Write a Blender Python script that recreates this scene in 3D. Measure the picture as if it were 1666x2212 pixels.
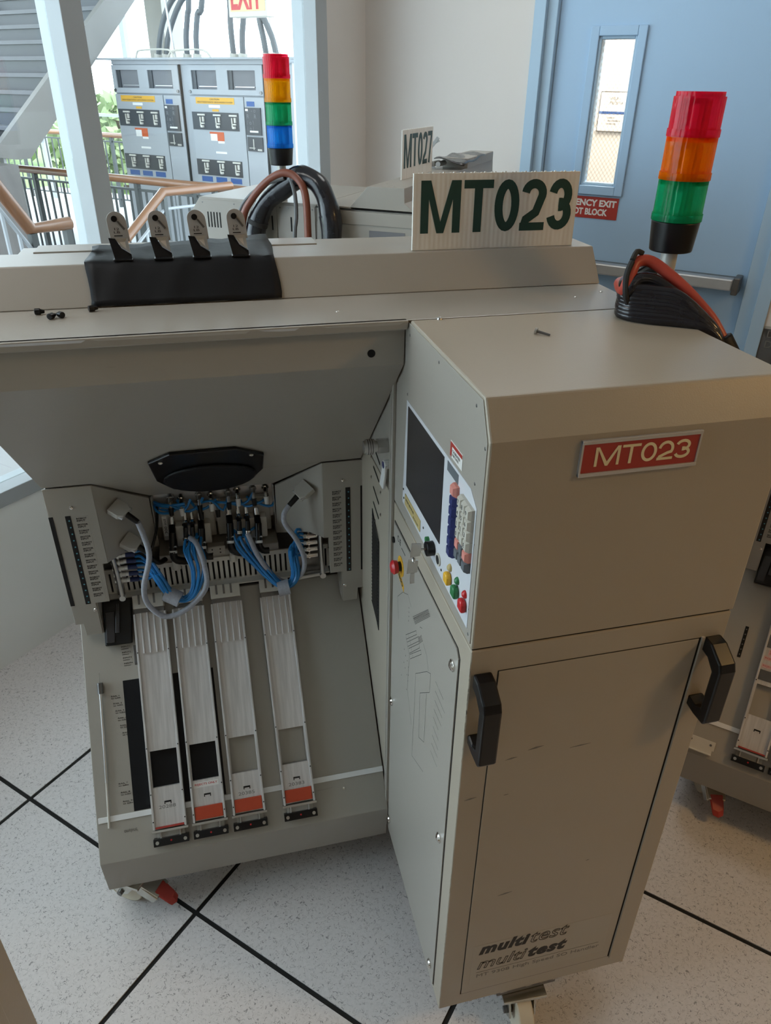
import bpy, bmesh, math, random
from math import sin, cos, pi, radians
from mathutils import Matrix, Vector
random.seed(7)
S = bpy.context.scene
COL = S.collection
for o in list(bpy.data.objects): bpy.data.objects.remove(o)

# ------------------------------------------------------------------ camera
cam = bpy.data.objects.new('camera', bpy.data.cameras.new('camera'))
COL.objects.link(cam)
F_PX = 1591.35
cam.data.sensor_fit = 'VERTICAL'; cam.data.sensor_height = 36.0
cam.data.lens = F_PX / 2212 * 36.0
cam.data.clip_start = 0.02; cam.data.clip_end = 200
_p, _r, _y = radians(30.1639), radians(0.7741), radians(14.0164)
_fh = Vector((sin(_y), cos(_y), 0)); _rt = Vector((cos(_y), -sin(_y), 0))
_fw = _fh * cos(_p) - Vector((0, 0, 1)) * sin(_p)
_up = _rt.cross(_fw)
_xr = _rt * cos(_r) + _up * sin(_r); _yu = -_rt * sin(_r) + _up * cos(_r)
cam.matrix_world = Matrix((( _xr.x, _yu.x, -_fw.x, 0), (_xr.y, _yu.y, -_fw.y, 0), (_xr.z, _yu.z, -_fw.z, 1.693), (0, 0, 0, 1)))
S.camera = cam

# ------------------------------------------------------------------ light
W = bpy.data.worlds.new('world'); S.world = W; W.use_nodes = True
_bg = W.node_tree.nodes['Background']
_bg.inputs['Color'].default_value = (0.74, 0.88, 1.0, 1); _bg.inputs["Strength"].default_value = 8.0
TH = radians(45.2)                                     # room axes: s along the window wall, n into the room
def rw(s, n, z=0.0): return Vector((s * cos(TH) + n * sin(TH), s * sin(TH) - n * cos(TH), z))
sun = bpy.data.objects.new('sun', bpy.data.lights.new('sun', 'SUN')); COL.objects.link(sun)
sun.data.energy = 4.0; sun.data.angle = radians(1.0); sun.data.color = (1, 0.95, 0.86)
_sd = rw(0.62, -0.22, -0.72)
sun.rotation_euler = Vector(_sd).to_track_quat('-Z', 'Y').to_euler()
COOL, BLUE, WARM = (0.95, 0.97, 1.0), (0.82, 0.91, 1.0), (1.0, 0.55, 0.13)
LAMPS = [   # s, n, colour, watts   (cool pair added as fill in place of daylight, warm pair lights the room)
    (0.2, -1.45, COOL, 5.5), (2.4, -0.9, BLUE, 4.5),
    (1.3, 1.9, WARM, 21), (-0.9, 2.2, WARM, 2)]
S.view_settings.view_transform = 'Standard'; S.view_settings.look = 'None'
S.view_settings.exposure = -0.12; S.view_settings.gamma = 1.0
S.view_settings.use_curve_mapping = False

# ------------------------------------------------------------------ helpers
def mat(name, col, rough=0.5, metal=0.0, var=0.0, vscale=30, bump=0.0, bscale=200, alpha=None, emit=None, estr=0, spec=0.5, coat=0.0):
    m = bpy.data.materials.new(name); m.use_nodes = True
    nt = m.node_tree; b = nt.nodes['Principled BSDF']
    b.inputs['Base Color'].default_value = (*col, 1); b.inputs['Roughness'].default_value = rough
    b.inputs['Metallic'].default_value = metal; b.inputs['Specular IOR Level'].default_value = spec
    b.inputs['Coat Weight'].default_value = coat
    tc = nt.nodes.new('ShaderNodeTexCoord')
    if var:
        n = nt.nodes.new('ShaderNodeTexNoise'); n.inputs['Scale'].default_value = vscale; n.inputs['Detail'].default_value = 5
        r = nt.nodes.new('ShaderNodeMixRGB'); r.inputs[1].default_value = (*[c * (1 - var) for c in col], 1); r.inputs[2].default_value = (*[min(1, c * (1 + var)) for c in col], 1)
        nt.links.new(tc.outputs['Object'], n.inputs['Vector']); nt.links.new(n.outputs['Fac'], r.inputs[0]); nt.links.new(r.outputs[0], b.inputs['Base Color'])
    if bump:
        n2 = nt.nodes.new('ShaderNodeTexNoise'); n2.inputs['Scale'].default_value = bscale; n2.inputs['Detail'].default_value = 2
        bp = nt.nodes.new('ShaderNodeBump'); bp.inputs['Strength'].default_value = bump; bp.inputs['Distance'].default_value = 0.002
        nt.links.new(tc.outputs['Object'], n2.inputs['Vector']); nt.links.new(n2.outputs['Fac'], bp.inputs['Height']); nt.links.new(bp.outputs[0], b.inputs['Normal'])
    if emit:
        b.inputs['Emission Color'].default_value = (*emit, 1); b.inputs['Emission Strength'].default_value = estr
    return m

def streak_metal(name, col, rough, axis_scale):
    m = mat(name, col, rough, 0.4); nt = m.node_tree; b = nt.nodes['Principled BSDF']
    tc = nt.nodes.new('ShaderNodeTexCoord'); mp = nt.nodes.new('ShaderNodeMapping'); mp.inputs['Scale'].default_value = axis_scale
    n = nt.nodes.new('ShaderNodeTexNoise'); n.inputs['Scale'].default_value = 1; n.inputs['Detail'].default_value = 6
    r = nt.nodes.new('ShaderNodeValToRGB'); r.color_ramp.elements[0].position = .3; r.color_ramp.elements[1].position = .7
    r.color_ramp.elements[0].color = (*[c * .82 for c in col], 1); r.color_ramp.elements[1].color = (*[min(1, c * 1.12) for c in col], 1)
    nt.links.new(tc.outputs['Object'], mp.inputs[0]); nt.links.new(mp.outputs[0], n.inputs['Vector']); nt.links.new(n.outputs['Fac'], r.inputs[0]); nt.links.new(r.outputs[0], b.inputs['Base Color'])
    return m

def paint(name, col, rough=0.42, scuff=0.5):
    """powder-coated sheet: fine orange-peel, faint mottling, rare dark scuffs"""
    m = mat(name, col, rough, 0, 0.045, 4, 0.06, 500); nt = m.node_tree; b = nt.nodes['Principled BSDF']
    tc = nt.nodes['Texture Coordinate']; src = b.inputs['Base Color'].links[0].from_socket
    mp = nt.nodes.new('ShaderNodeMapping'); mp.inputs['Scale'].default_value = (5, 5, 60)
    n = nt.nodes.new('ShaderNodeTexNoise'); n.inputs['Scale'].default_value = 1.3; n.inputs['Detail'].default_value = 4
    r = nt.nodes.new('ShaderNodeValToRGB'); r.color_ramp.elements[0].position = .74; r.color_ramp.elements[1].position = .80
    r.color_ramp.elements[0].color = (0, 0, 0, 1); r.color_ramp.elements[1].color = (scuff, scuff, scuff, 1)
    mx = nt.nodes.new('ShaderNodeMixRGB'); mx.inputs[2].default_value = (*[c * .45 for c in col], 1)
    nt.links.new(tc.outputs['Object'], mp.inputs[0]); nt.links.new(mp.outputs[0], n.inputs['Vector']); nt.links.new(n.outputs['Fac'], r.inputs[0])
    nt.links.new(r.outputs[0], mx.inputs[0]); nt.links.new(src, mx.inputs[1]); nt.links.new(mx.outputs[0], b.inputs['Base Color'])
    return m

def glassy(name, col, ior=1.45, rough=0.0):
    """thin clear sheet: coloured see-through plus a fresnel reflection"""
    m = bpy.data.materials.new(name); m.use_nodes = True; nt = m.node_tree; nt.nodes.clear()
    o = nt.nodes.new('ShaderNodeOutputMaterial'); mx = nt.nodes.new('ShaderNodeMixShader'); t = nt.nodes.new('ShaderNodeBsdfTransparent')
    g = nt.nodes.new('ShaderNodeBsdfGlossy'); g.inputs['Roughness'].default_value = rough
    t.inputs['Color'].default_value = (*col, 1)
    ge = nt.nodes.new('ShaderNodeNewGeometry'); dp = nt.nodes.new('ShaderNodeVectorMath'); dp.operation = 'DOT_PRODUCT'
    nt.links.new(ge.outputs['Incoming'], dp.inputs[0]); nt.links.new(ge.outputs['Normal'], dp.inputs[1])
    def mm(op, a, b, c=None):                       # Schlick: f0 + (1 - f0) (1 - |cos|)^5
        n = nt.nodes.new('ShaderNodeMath'); n.operation = op
        for i, q in enumerate((a, b, c)):
            if q is None: continue
            if hasattr(q, 'node'): nt.links.new(q, n.inputs[i])
            else: n.inputs[i].default_value = q
        return n.outputs[0]
    f0 = ((ior - 1) / (ior + 1)) ** 2
    fr = mm('MULTIPLY_ADD', mm('POWER', mm('SUBTRACT', 1.0, mm('ABSOLUTE', dp.outputs['Value'], 0)), 5.0), 1 - f0, f0)
    nt.links.new(fr, mx.inputs[0]); nt.links.new(t.outputs[0], mx.inputs[1]); nt.links.new(g.outputs[0], mx.inputs[2]); nt.links.new(mx.outputs[0], o.inputs['Surface'])
    return m

def lens_mat(name, col):
    """tinted ribbed plastic lens: part see-through, part light-scattering, glossy skin"""
    m = bpy.data.materials.new(name); m.use_nodes = True; nt = m.node_tree; nt.nodes.clear()
    o = nt.nodes.new('ShaderNodeOutputMaterial'); t = nt.nodes.new('ShaderNodeBsdfTransparent'); d = nt.nodes.new('ShaderNodeBsdfTranslucent'); p = nt.nodes.new('ShaderNodeBsdfPrincipled')
    t.inputs['Color'].default_value = (*[c ** .42 for c in col], 1); d.inputs['Color'].default_value = (*[min(1, c * 1.3) for c in col], 1)
    p.inputs['Base Color'].default_value = (*col, 1); p.inputs['Roughness'].default_value = .08; p.inputs['Coat Weight'].default_value = .5
    w = nt.nodes.new('ShaderNodeTexWave'); w.inputs['Scale'].default_value = 60; w.inputs['Distortion'].default_value = 1
    tc = nt.nodes.new('ShaderNodeTexCoord'); nt.links.new(tc.outputs['Object'], w.inputs[0])
    bp = nt.nodes.new('ShaderNodeBump'); bp.inputs['Strength'].default_value = .3; bp.inputs['Distance'].default_value = .002
    nt.links.new(w.outputs['Fac'], bp.inputs['Height']); nt.links.new(bp.outputs[0], p.inputs['Normal'])
    a = nt.nodes.new('ShaderNodeMixShader'); a.inputs[0].default_value = .40; c = nt.nodes.new('ShaderNodeMixShader'); c.inputs[0].default_value = .22
    nt.links.new(t.outputs[0], a.inputs[1]); nt.links.new(d.outputs[0], a.inputs[2]); nt.links.new(a.outputs[0], c.inputs[1]); nt.links.new(p.outputs[0], c.inputs[2]); nt.links.new(c.outputs[0], o.inputs['Surface'])
    return m

M = dict(
    beige=paint('beige_paint', (.335, .31, .27), .34), beige2=paint('beige_paint_door', (.375, .330, .262), .34, .75),
    pale=mat('pale_panel', (.60, .62, .66), .35, 0, .03), black=mat('black_plastic', (.006, .006, .007), .30, 0, .2, 40, spec=.35),
    rubber=mat('black_rubber', (.006, .0065, .008), .5, 0, .3, 25, .15, 60, spec=.22), gap=mat('dark_gap', (.006, .006, .006), .9),
    alu=streak_metal('brushed_aluminium', (.60, .58, .57), .45, (150, 9, 9)), clipm=mat('clip_steel', (.40, .39, .375), .36, .35, .12, 60), steel=mat('steel', (.55, .54, .52), .28, .9, .1, 60),
    chrome=mat('chrome', (.75, .73, .70), .12, 1.0), darksteel=mat('dark_steel', (.16, .155, .15), .35, .8, .2, 50),
    white=mat('white_plastic', (.72, .72, .71), .4), ivory=mat('ivory_plastic', (.56, .53, .47), .45),
    connector=mat('grey_beige_plastic', (.42, .40, .36), .45), orange=mat('orange_rubber', (.42, .050, .016), .5, 0, .12, 60),
    red=mat('red_plastic', (.50, .015, .02), .35), redlab=mat('red_label', (.36, .035, .025), .45), green=mat('green_plastic', (.02, .16, .05), .4),
    yellow=mat('yellow_plastic', (.72, .40, .03), .4), yelpl=mat('yellow_plate', (.46, .36, .15), .45), pink=mat('salmon_key', (.62, .24, .20), .5),
    navy=mat('navy_key', (.022, .032, .13), .4), keyw=mat('beige_key', (.50, .48, .42), .5), keyg=mat('grey_key', (.11, .125, .14), .5),
    screen=mat('dark_screen', (.030, .028, .030), .22), blue=mat('blue_tube', (.02, .20, .52), .3), navytube=mat('navy_fitting', (.015, .03, .12), .4),
    sleeve=mat('grey_braided_sleeve', (.33, .34, .38), .6, 0, .25, 220), cream=mat('cream_letters', (.75, .66, .42), .5), ink=mat('black_ink', (.012, .012, .012), .6),
    greyink=mat('grey_ink', (.16, .155, .14), .6), dkgreen=mat('dark_green_letters', (.006, .045, .04), .45), redink=mat('red_ink', (.45, .03, .03), .5),
    board=None, whitelab=mat('white_label', (.70, .69, .66), .5), hose=mat('red_hose', (.42, .055, .035), .4, 0, .15, 30), brown=mat('brown_hose', (.20, .06, .035), .4),
    bag=mat('black_bag', (.012, .012, .016), .22, 0, .3, 30, .5, 45), gcable=mat('grey_cable', (.12, .125, .13), .5), pole=mat('pole_tube', (.50, .49, .45), .35, .2),
    lred=lens_mat('red_lens', (.88, .012, .05)), lamb=lens_mat('amber_lens', (1.0, .42, .0)), lorg=lens_mat('orange_lens', (1.0, .20, .0)), lgrn=lens_mat('green_lens', (.01, .46, .19)), lblu=lens_mat('blue_lens', (.01, .28, .80)),
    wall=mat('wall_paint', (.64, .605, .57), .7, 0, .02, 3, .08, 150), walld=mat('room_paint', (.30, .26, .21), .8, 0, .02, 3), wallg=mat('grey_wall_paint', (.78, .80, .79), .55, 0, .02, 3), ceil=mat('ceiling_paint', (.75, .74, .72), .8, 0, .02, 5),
    doorb=mat('door_blue', (.34, .50, .68), .5, 0, .03, 3, .05, 200), frameb=mat('frame_blue', (.36, .50, .63), .45, 0, .02, 4), frameg=mat('window_frame_grey', (.38, .41, .43), .4, 0, .04, 8),
    satin=mat('satin_aluminium', (.56, .56, .56), .38, .8, .05, 30), glass=glassy('window_glass', (.96, .985, .98), 1.5), acryl=glassy('clear_acrylic', (.86, .87, .86), 1.5, .05),
    flat=mat('matt_black', (.02, .02, .02), .8), wheel=mat('cream_wheel', (.60, .54, .42), .45, 0, .1, 20), zinc=mat('zinc_plate', (.55, .54, .49), .24, 1.0, .1, 40),
    wood=None, switch=mat('switchgear_grey', (.33, .345, .365), .5, 0, .03, 3), dkpanel=mat('switchgear_black', (.035, .036, .04), .45), tan=mat('tan_column', (.34, .31, .27), .7, 0, .05, 6),
    pave=mat('terrace_paving', (.33, .32, .315), .8, 0, .08, 9, .1, 60), conc=mat('concrete', (.19, .175, .165), .85, 0, .12, 6, .2, 40), stairm=mat('stair_grey', (.16, .16, .17), .7, 0, .06, 6), stair2=mat('stringer_paint', (.24, .225, .21), .6, 0, .04, 6), rail=mat('railing_steel', (.05, .055, .055), .5, .3),
    leaf=mat('leaf', (.17, .22, .10), .6, 0, .5, 2), bark=mat('bark', (.16, .12, .09), .9, 0, .3, 12), bluelab=mat('blue_label', (.02, .075, .25), .5), yellab=mat('yellow_label', (.62, .33, .02), .5), orlab=mat('orange_label', (.5, .09, .02), .5),
    exitf=mat('exit_face', (.25, .22, .16), .5, 0, emit=(1.0, .72, .34), estr=.85), lampw=mat('lamp_panel', (.9, .9, .9), .5, 0, emit=(1, .9, .75), estr=3), grass=mat('lawn', (.14, .22, .06), .9, 0, .3, 3), pink2=mat('pink_label', (.62, .42, .42), .5),
    sidesheet=mat('light_patch', (.39, .355, .292), .42), led=mat('led_blue', (.10, .32, .42), .4), flesh=mat('paper', (.70, .66, .64), .7),
)
def _board():
    m = mat('fluted_board', (.70, .68, .61), .45); nt = m.node_tree; b = nt.nodes['Principled BSDF']
    tc = nt.nodes['Texture Coordinate']; w = nt.nodes.new('ShaderNodeTexWave'); w.inputs['Scale'].default_value = 38; w.inputs['Distortion'].default_value = .4; w.bands_direction = 'X'
    mp = nt.nodes.new('ShaderNodeMapping'); mp.inputs['Scale'].default_value = (30, 30, 1.2); n = nt.nodes.new('ShaderNodeTexNoise'); n.inputs['Scale'].default_value = 3
    r = nt.nodes.new('ShaderNodeMixRGB'); r.inputs[1].default_value = (.62, .60, .55, 1); r.inputs[2].default_value = (.84, .83, .79, 1)
    nt.links.new(tc.outputs['Object'], mp.inputs[0]); nt.links.new(mp.outputs[0], n.inputs['Vector']); nt.links.new(n.outputs['Fac'], r.inputs[0]); nt.links.new(r.outputs[0], b.inputs['Base Color'])
    bp = nt.nodes.new('ShaderNodeBump'); bp.inputs['Strength'].default_value = .25; bp.inputs['Distance'].default_value = .001
    nt.links.new(tc.outputs['Object'], w.inputs[0]); nt.links.new(w.outputs['Fac'], bp.inputs['Height']); nt.links.new(bp.outputs[0], b.inputs['Normal'])
    return m
M['board'] = _board()
def _wood():
    m = mat('oak_rail', (.30, .15, .06), .35, 0, coat=.3); nt = m.node_tree; b = nt.nodes['Principled BSDF']; tc = nt.nodes['Texture Coordinate']
    n = nt.nodes.new('ShaderNodeTexNoise'); n.inputs['Scale'].default_value = 8; n.inputs['Detail'].default_value = 6
    r = nt.nodes.new('ShaderNodeMixRGB'); r.inputs[1].default_value = (.15, .055, .017, 1); r.inputs[2].default_value = (.21, .085, .028, 1)
    nt.links.new(tc.outputs['Object'], n.inputs['Vector']); nt.links.new(n.outputs['Fac'], r.inputs[0]); nt.links.new(r.outputs[0], b.inputs['Base Color'])
    return m
M['wood'] = _wood()
def _flecks():
    """pale laminate with short thin dark flecks"""
    m = mat('flecked_laminate', (.56, .545, .54), .38); nt = m.node_tree; b = nt.nodes['Principled BSDF']
    g = nt.nodes.new('ShaderNodeNewGeometry'); prev = None
    def nz(scale, dist, detail, off):
        mp = nt.nodes.new('ShaderNodeMapping'); mp.inputs['Location'].default_value = off
        n = nt.nodes.new('ShaderNodeTexNoise'); n.inputs['Scale'].default_value = scale; n.inputs['Distortion'].default_value = dist; n.inputs['Detail'].default_value = detail
        nt.links.new(g.outputs['Position'], mp.inputs[0]); nt.links.new(mp.outputs[0], n.inputs['Vector']); return n.outputs['Fac']
    def math(op, a, v):
        n = nt.nodes.new('ShaderNodeMath'); n.operation = op
        nt.links.new(a, n.inputs[0])
        if hasattr(v, 'node'): nt.links.new(v, n.inputs[1])
        else: n.inputs[1].default_value = v
        return n.outputs[0]
    tot = None
    for k in range(2):
        line = math('LESS_THAN', math('ABSOLUTE', math('SUBTRACT', nz(62, 1.6, 1, (k * 7.3, 2.1, 0)), .5), 0), .013)
        mask = math('GREATER_THAN', nz(95, 0, 0, (3.1, k * 5.7, 1)), .53)
        a = math('MULTIPLY', line, mask); tot = a if tot is None else math('MAXIMUM', tot, a)
    mot = nz(160, 0, 2, (0, 0, 4))
    base = nt.nodes.new('ShaderNodeMixRGB'); base.inputs[1].default_value = (.54, .52, .515, 1); base.inputs[2].default_value = (.67, .645, .64, 1); nt.links.new(mot, base.inputs[0])
    mx = nt.nodes.new('ShaderNodeMixRGB'); mx.inputs[2].default_value = (.27, .26, .265, 1); nt.links.new(tot, mx.inputs[0]); nt.links.new(base.outputs[0], mx.inputs[1]); nt.links.new(mx.outputs[0], b.inputs['Base Color'])
    return m
M['floor'] = _flecks()
def _meshglass():
    m = glassy('wired_glass', (.95, .95, .93), 1.45); nt = m.node_tree; out = nt.nodes['Material Output']; old = out.inputs['Surface'].links[0].from_socket
    tc = nt.nodes.new('ShaderNodeTexCoord'); sep = nt.nodes.new('ShaderNodeSeparateXYZ'); nt.links.new(tc.outputs['Object'], sep.inputs[0])
    ds = []
    for sg in (1, -1):
        a = nt.nodes.new('ShaderNodeMath'); a.operation = 'MULTIPLY_ADD'; a.inputs[1].default_value = 1.9 * sg
        nt.links.new(sep.outputs['X'], a.inputs[0]); nt.links.new(sep.outputs['Z'], a.inputs[2])
        c = nt.nodes.new('ShaderNodeMath'); c.operation = 'PINGPONG'; c.inputs[1].default_value = .011; nt.links.new(a.outputs[0], c.inputs[0])
        d = nt.nodes.new('ShaderNodeMath'); d.operation = 'LESS_THAN'; d.inputs[1].default_value = .0007; nt.links.new(c.outputs[0], d.inputs[0]); ds.append(d)
    mxm = nt.nodes.new('ShaderNodeMath'); mxm.operation = 'MAXIMUM'; nt.links.new(ds[0].outputs[0], mxm.inputs[0]); nt.links.new(ds[1].outputs[0], mxm.inputs[1])
    df = nt.nodes.new('ShaderNodeBsdfDiffuse'); df.inputs[0].default_value = (.45, .40, .34, 1); mx = nt.nodes.new('ShaderNodeMixShader'); fade = nt.nodes.new('ShaderNodeMath'); fade.operation = 'MULTIPLY'; fade.inputs[1].default_value = .6; nt.links.new(mxm.outputs[0], fade.inputs[0])
    nt.links.new(fade.outputs[0], mx.inputs[0]); nt.links.new(old, mx.inputs[1]); nt.links.new(df.outputs[0], mx.inputs[2]); nt.links.new(mx.outputs[0], out.inputs['Surface'])
    return m
M['wired'] = _meshglass()

class G:
    """collects shapes for ONE mesh"""
    def __init__(s, m=None): s.v = []; s.f = []; s.m = m or Matrix()
    def pt(s, p): s.v.append(s.m @ Vector(p)); return len(s.v) - 1
    def face(s, pts): s.f.append([s.pt(p) for p in pts]); return s
    def box(s, x0, x1, y0, y1, z0, z1):
        i = [s.pt(p) for p in ((x0, y0, z0), (x1, y0, z0), (x1, y1, z0), (x0, y1, z0), (x0, y0, z1), (x1, y0, z1), (x1, y1, z1), (x0, y1, z1))]
        for q in ((3, 2, 1, 0), (4, 5, 6, 7), (0, 1, 5, 4), (1, 2, 6, 5), (2, 3, 7, 6), (3, 0, 4, 7)): s.f.append([i[k] for k in q])
        return s
    def slab(s, pts, d):
        d = Vector(d); a = [s.pt(p) for p in pts]; b = [s.pt(Vector(p) + d) for p in pts]; n = len(pts)
        s.f.append(a[::-1]); s.f.append(b)
        for k in range(n): s.f.append([a[k], a[(k + 1) % n], b[(k + 1) % n], b[k]])
        return s
    def prism(s, poly, ax, a0, a1):
        def P(u, v, w): return {'x': (w, u, v), 'y': (u, w, v), 'z': (u, v, w)}[ax]
        return s.slab([P(u, v, a0) for u, v in poly], Vector(P(0, 0, a1)) - Vector(P(0, 0, a0)))
    def cyl(s, p0, p1, r0, r1=None, n=16, cap=True):
        r1 = r0 if r1 is None else r1; p0 = Vector(p0); p1 = Vector(p1); d = (p1 - p0).normalized()
        a = d.orthogonal().normalized(); b = d.cross(a)
        A = [s.pt(p0 + (a * cos(2 * pi * k / n) + b * sin(2 * pi * k / n)) * r0) for k in range(n)]
        B = [s.pt(p1 + (a * cos(2 * pi * k / n) + b * sin(2 * pi * k / n)) * r1) for k in range(n)]
        for k in range(n): s.f.append([A[k], A[(k + 1) % n], B[(k + 1) % n], B[k]])
        if cap: s.f.append(A[::-1]); s.f.append(B)
        return s
    def tube(s, pts, r, n=8, sm=3, rfun=None):
        P = [Vector(p) for p in pts]
        if sm > 1 and len(P) > 2:
            Q = []
            for i in range(len(P) - 1):
                p0 = P[max(0, i - 1)]; p1 = P[i]; p2 = P[i + 1]; p3 = P[min(len(P) - 1, i + 2)]
                for k in range(sm):
                    t = k / sm; Q.append(0.5 * ((2 * p1) + (p2 - p0) * t + (2 * p0 - 5 * p1 + 4 * p2 - p3) * t * t + (3 * p1 - p0 - 3 * p2 + p3) * t ** 3))
            Q.append(P[-1]); P = Q
        rings = []; a = None
        for i, p in enumerate(P):
            d = (P[min(i + 1, len(P) - 1)] - P[max(i - 1, 0)]).normalized()
            a = d.orthogonal().normalized() if a is None else (a - d * a.dot(d)).normalized()
            b = d.cross(a); rr = r * (rfun(i / (len(P) - 1)) if rfun else 1)
            rings.append([s.pt(p + (a * cos(2 * pi * k / n) + b * sin(2 * pi * k / n)) * rr) for k in range(n)])
        for A, B in zip(rings, rings[1:]):
            for k in range(n): s.f.append([A[k], A[(k + 1) % n], B[(k + 1) % n], B[k]])
        s.f.append(rings[0][::-1]); s.f.append(rings[-1]); return s
    def ball(s, c, rx, ry, rz, n=12, h=8):
        c = Vector(c); rows = []
        for i in range(1, h):
            t = pi * i / h; rows.append([s.pt(c + Vector((rx * sin(t) * cos(2 * pi * k / n), ry * sin(t) * sin(2 * pi * k / n), rz * cos(t)))) for k in range(n)])
        top = s.pt(c + Vector((0, 0, rz))); bot = s.pt(c - Vector((0, 0, rz)))
        for k in range(n): s.f.append([top, rows[0][k], rows[0][(k + 1) % n]]); s.f.append([bot, rows[-1][(k + 1) % n], rows[-1][k]])
        for A, B in zip(rows, rows[1:]):
            for k in range(n): s.f.append([A[k], B[k], B[(k + 1) % n], A[(k + 1) % n]])
        return s
    def dome(s, c, d, r, h, n=10):
        c = Vector(c); d = Vector(d).normalized()
        return s.cyl(c, c + d * h * .6, r, r * .8, n, False).cyl(c + d * h * .6, c + d * h, r * .8, r * .35, n)

OFF = {}
def thing(name, label, cat, base, frame=None, group=None, kind=None):
    """an Empty at the thing's base; base is given in the frame's own coordinates"""
    o = bpy.data.objects.new(name, None); COL.objects.link(o); o.empty_display_size = .05
    Fm = frame or Matrix(); o.matrix_world = Fm @ Matrix.Translation(base)
    OFF[o] = Vector(base)
    if kind: o['kind'] = kind
    if label: o['label'] = label
    if cat: o['category'] = cat
    if group: o['group'] = group
    return o
def put(name, me, m, parent, c, smooth=False, bevel=0, frame=None):
    o = bpy.data.objects.new(name, me); COL.objects.link(o); me.materials.append(m)
    if parent is not None:
        o.parent = parent; o.location = c - OFF[parent]
    else: o.matrix_world = (frame or Matrix()) @ Matrix.Translation(c)
    OFF[o] = c
    if smooth:
        for p in me.polygons: p.use_smooth = True
    if bevel:
        b = o.modifiers.new('bevel', 'BEVEL'); b.width = bevel; b.segments = 2; b.limit_method = 'ANGLE'; b.angle_limit = radians(35); b.harden_normals = False
    return o
def obj(name, g, m, parent=None, smooth=False, bevel=0, frame=None, label=None, cat=None, group=None, kind=None):
    lo = Vector([min(v[i] for v in g.v) for i in range(3)]); hi = Vector([max(v[i] for v in g.v) for i in range(3)]); c = (lo + hi) / 2
    if parent is None: c.z = lo.z
    me = bpy.data.meshes.new(name); me.from_pydata([v - c for v in g.v], [], g.f)
    bm = bmesh.new(); bm.from_mesh(me); bmesh.ops.recalc_face_normals(bm, faces=bm.faces); bm.to_mesh(me); bm.free()
    if smooth: me.set_sharp_from_angle(angle=radians(40)) if hasattr(me, 'set_sharp_from_angle') else None
    o = put(name, me, m if not isinstance(m, str) else M[m], parent, c, False, bevel, frame)
    if smooth:
        for p in me.polygons: p.use_smooth = True
        me.set_sharp_from_angle(angle=radians(40))
    for k, v in (('label', label), ('category', cat), ('group', group), ('kind', kind)):
        if v: o[k] = v
    return o
def PM(o, right, up):
    r = Vector(right).normalized(); u = Vector(up); u = (u - r * u.dot(r)).normalized(); n = r.cross(u)
    return Matrix(((r.x, u.x, n.x, o[0]), (r.y, u.y, n.y, o[1]), (r.z, u.z, n.z, o[2]), (0, 0, 0, 1)))
def text(name, body, m, parent, pm, size, extrude=.0004, bold=0, shear=0, fit=None, outline=0, align='LEFT', space=1.0, frame=None, ls=1.0, **kw):
    """lettering as thin mesh on the plane pm; fit=(w,h) scales it to that box"""
    cu = bpy.data.curves.new('t', 'FONT'); cu.body = body; cu.size = size; cu.extrude = extrude; cu.offset = bold; cu.shear = shear; cu.align_x = align; cu.space_character = space; cu.space_line = ls; cu.resolution_u = 3
    if outline: cu.fill_mode = 'NONE'; cu.bevel_depth = outline; cu.extrude = 0; cu.bevel_resolution = 0
    t = bpy.data.objects.new('t', cu); COL.objects.link(t); dg = bpy.context.evaluated_depsgraph_get(); dg.update()
    me = bpy.data.meshes.new_from_object(t.evaluated_get(dg)); bpy.data.objects.remove(t); me.materials.clear()
    vs = [Vector(v.co) for v in me.vertices]
    if fit:
        x0 = min(v.x for v in vs); x1 = max(v.x for v in vs); y0 = min(v.y for v in vs); y1 = max(v.y for v in vs)
        for v in vs: v.x = (v.x - x0) * fit[0] / (x1 - x0); v.y = (v.y - y0) * fit[1] / (y1 - y0)
    vs = [pm @ v for v in vs]; c = sum(vs, Vector()) / len(vs)
    for q, v in zip(me.vertices, vs): q.co = v - c
    me.name = name
    o = put(name, me, M[m] if isinstance(m, str) else m, parent, c, False, 0, frame)
    for k, v in kw.items(): o[k] = v
    return o
def ribbon(g, pts, w, d, closed=False):
    P = [Vector((x, y, 0)) for x, y in pts]; n = len(P); L = []; Rr = []
    for i, p in enumerate(P):
        if closed: t0 = (p - P[i - 1]).normalized(); t1 = (P[(i + 1) % n] - p).normalized()
        else: t0 = (p - P[i - 1]).normalized() if i else (P[1] - p).normalized(); t1 = (P[i + 1] - p).normalized() if i < n - 1 else t0
        m = (t0 + t1).normalized(); k = w / 2 / max(.35, m.dot(t0)); q = Vector((-m.y, m.x, 0)) * k; L.append(p + q); Rr.append(p - q)
    up = Vector((0, 0, d)); A = [[g.pt(v) for v in X] for X in (Rr, L, [v + up for v in Rr], [v + up for v in L])]
    for i in range(n if closed else n - 1):
        j = (i + 1) % n
        for q in ((A[2][i], A[2][j], A[3][j], A[3][i]), (A[0][i], A[1][i], A[1][j], A[0][j]), (A[0][i], A[0][j], A[2][j], A[2][i]), (A[1][j], A[1][i], A[3][i], A[3][j])): g.f.append(list(q))
    if not closed: g.f.append([A[0][0], A[2][0], A[3][0], A[1][0]]); g.f.append([A[0][-1], A[1][-1], A[3][-1], A[2][-1]])
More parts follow.
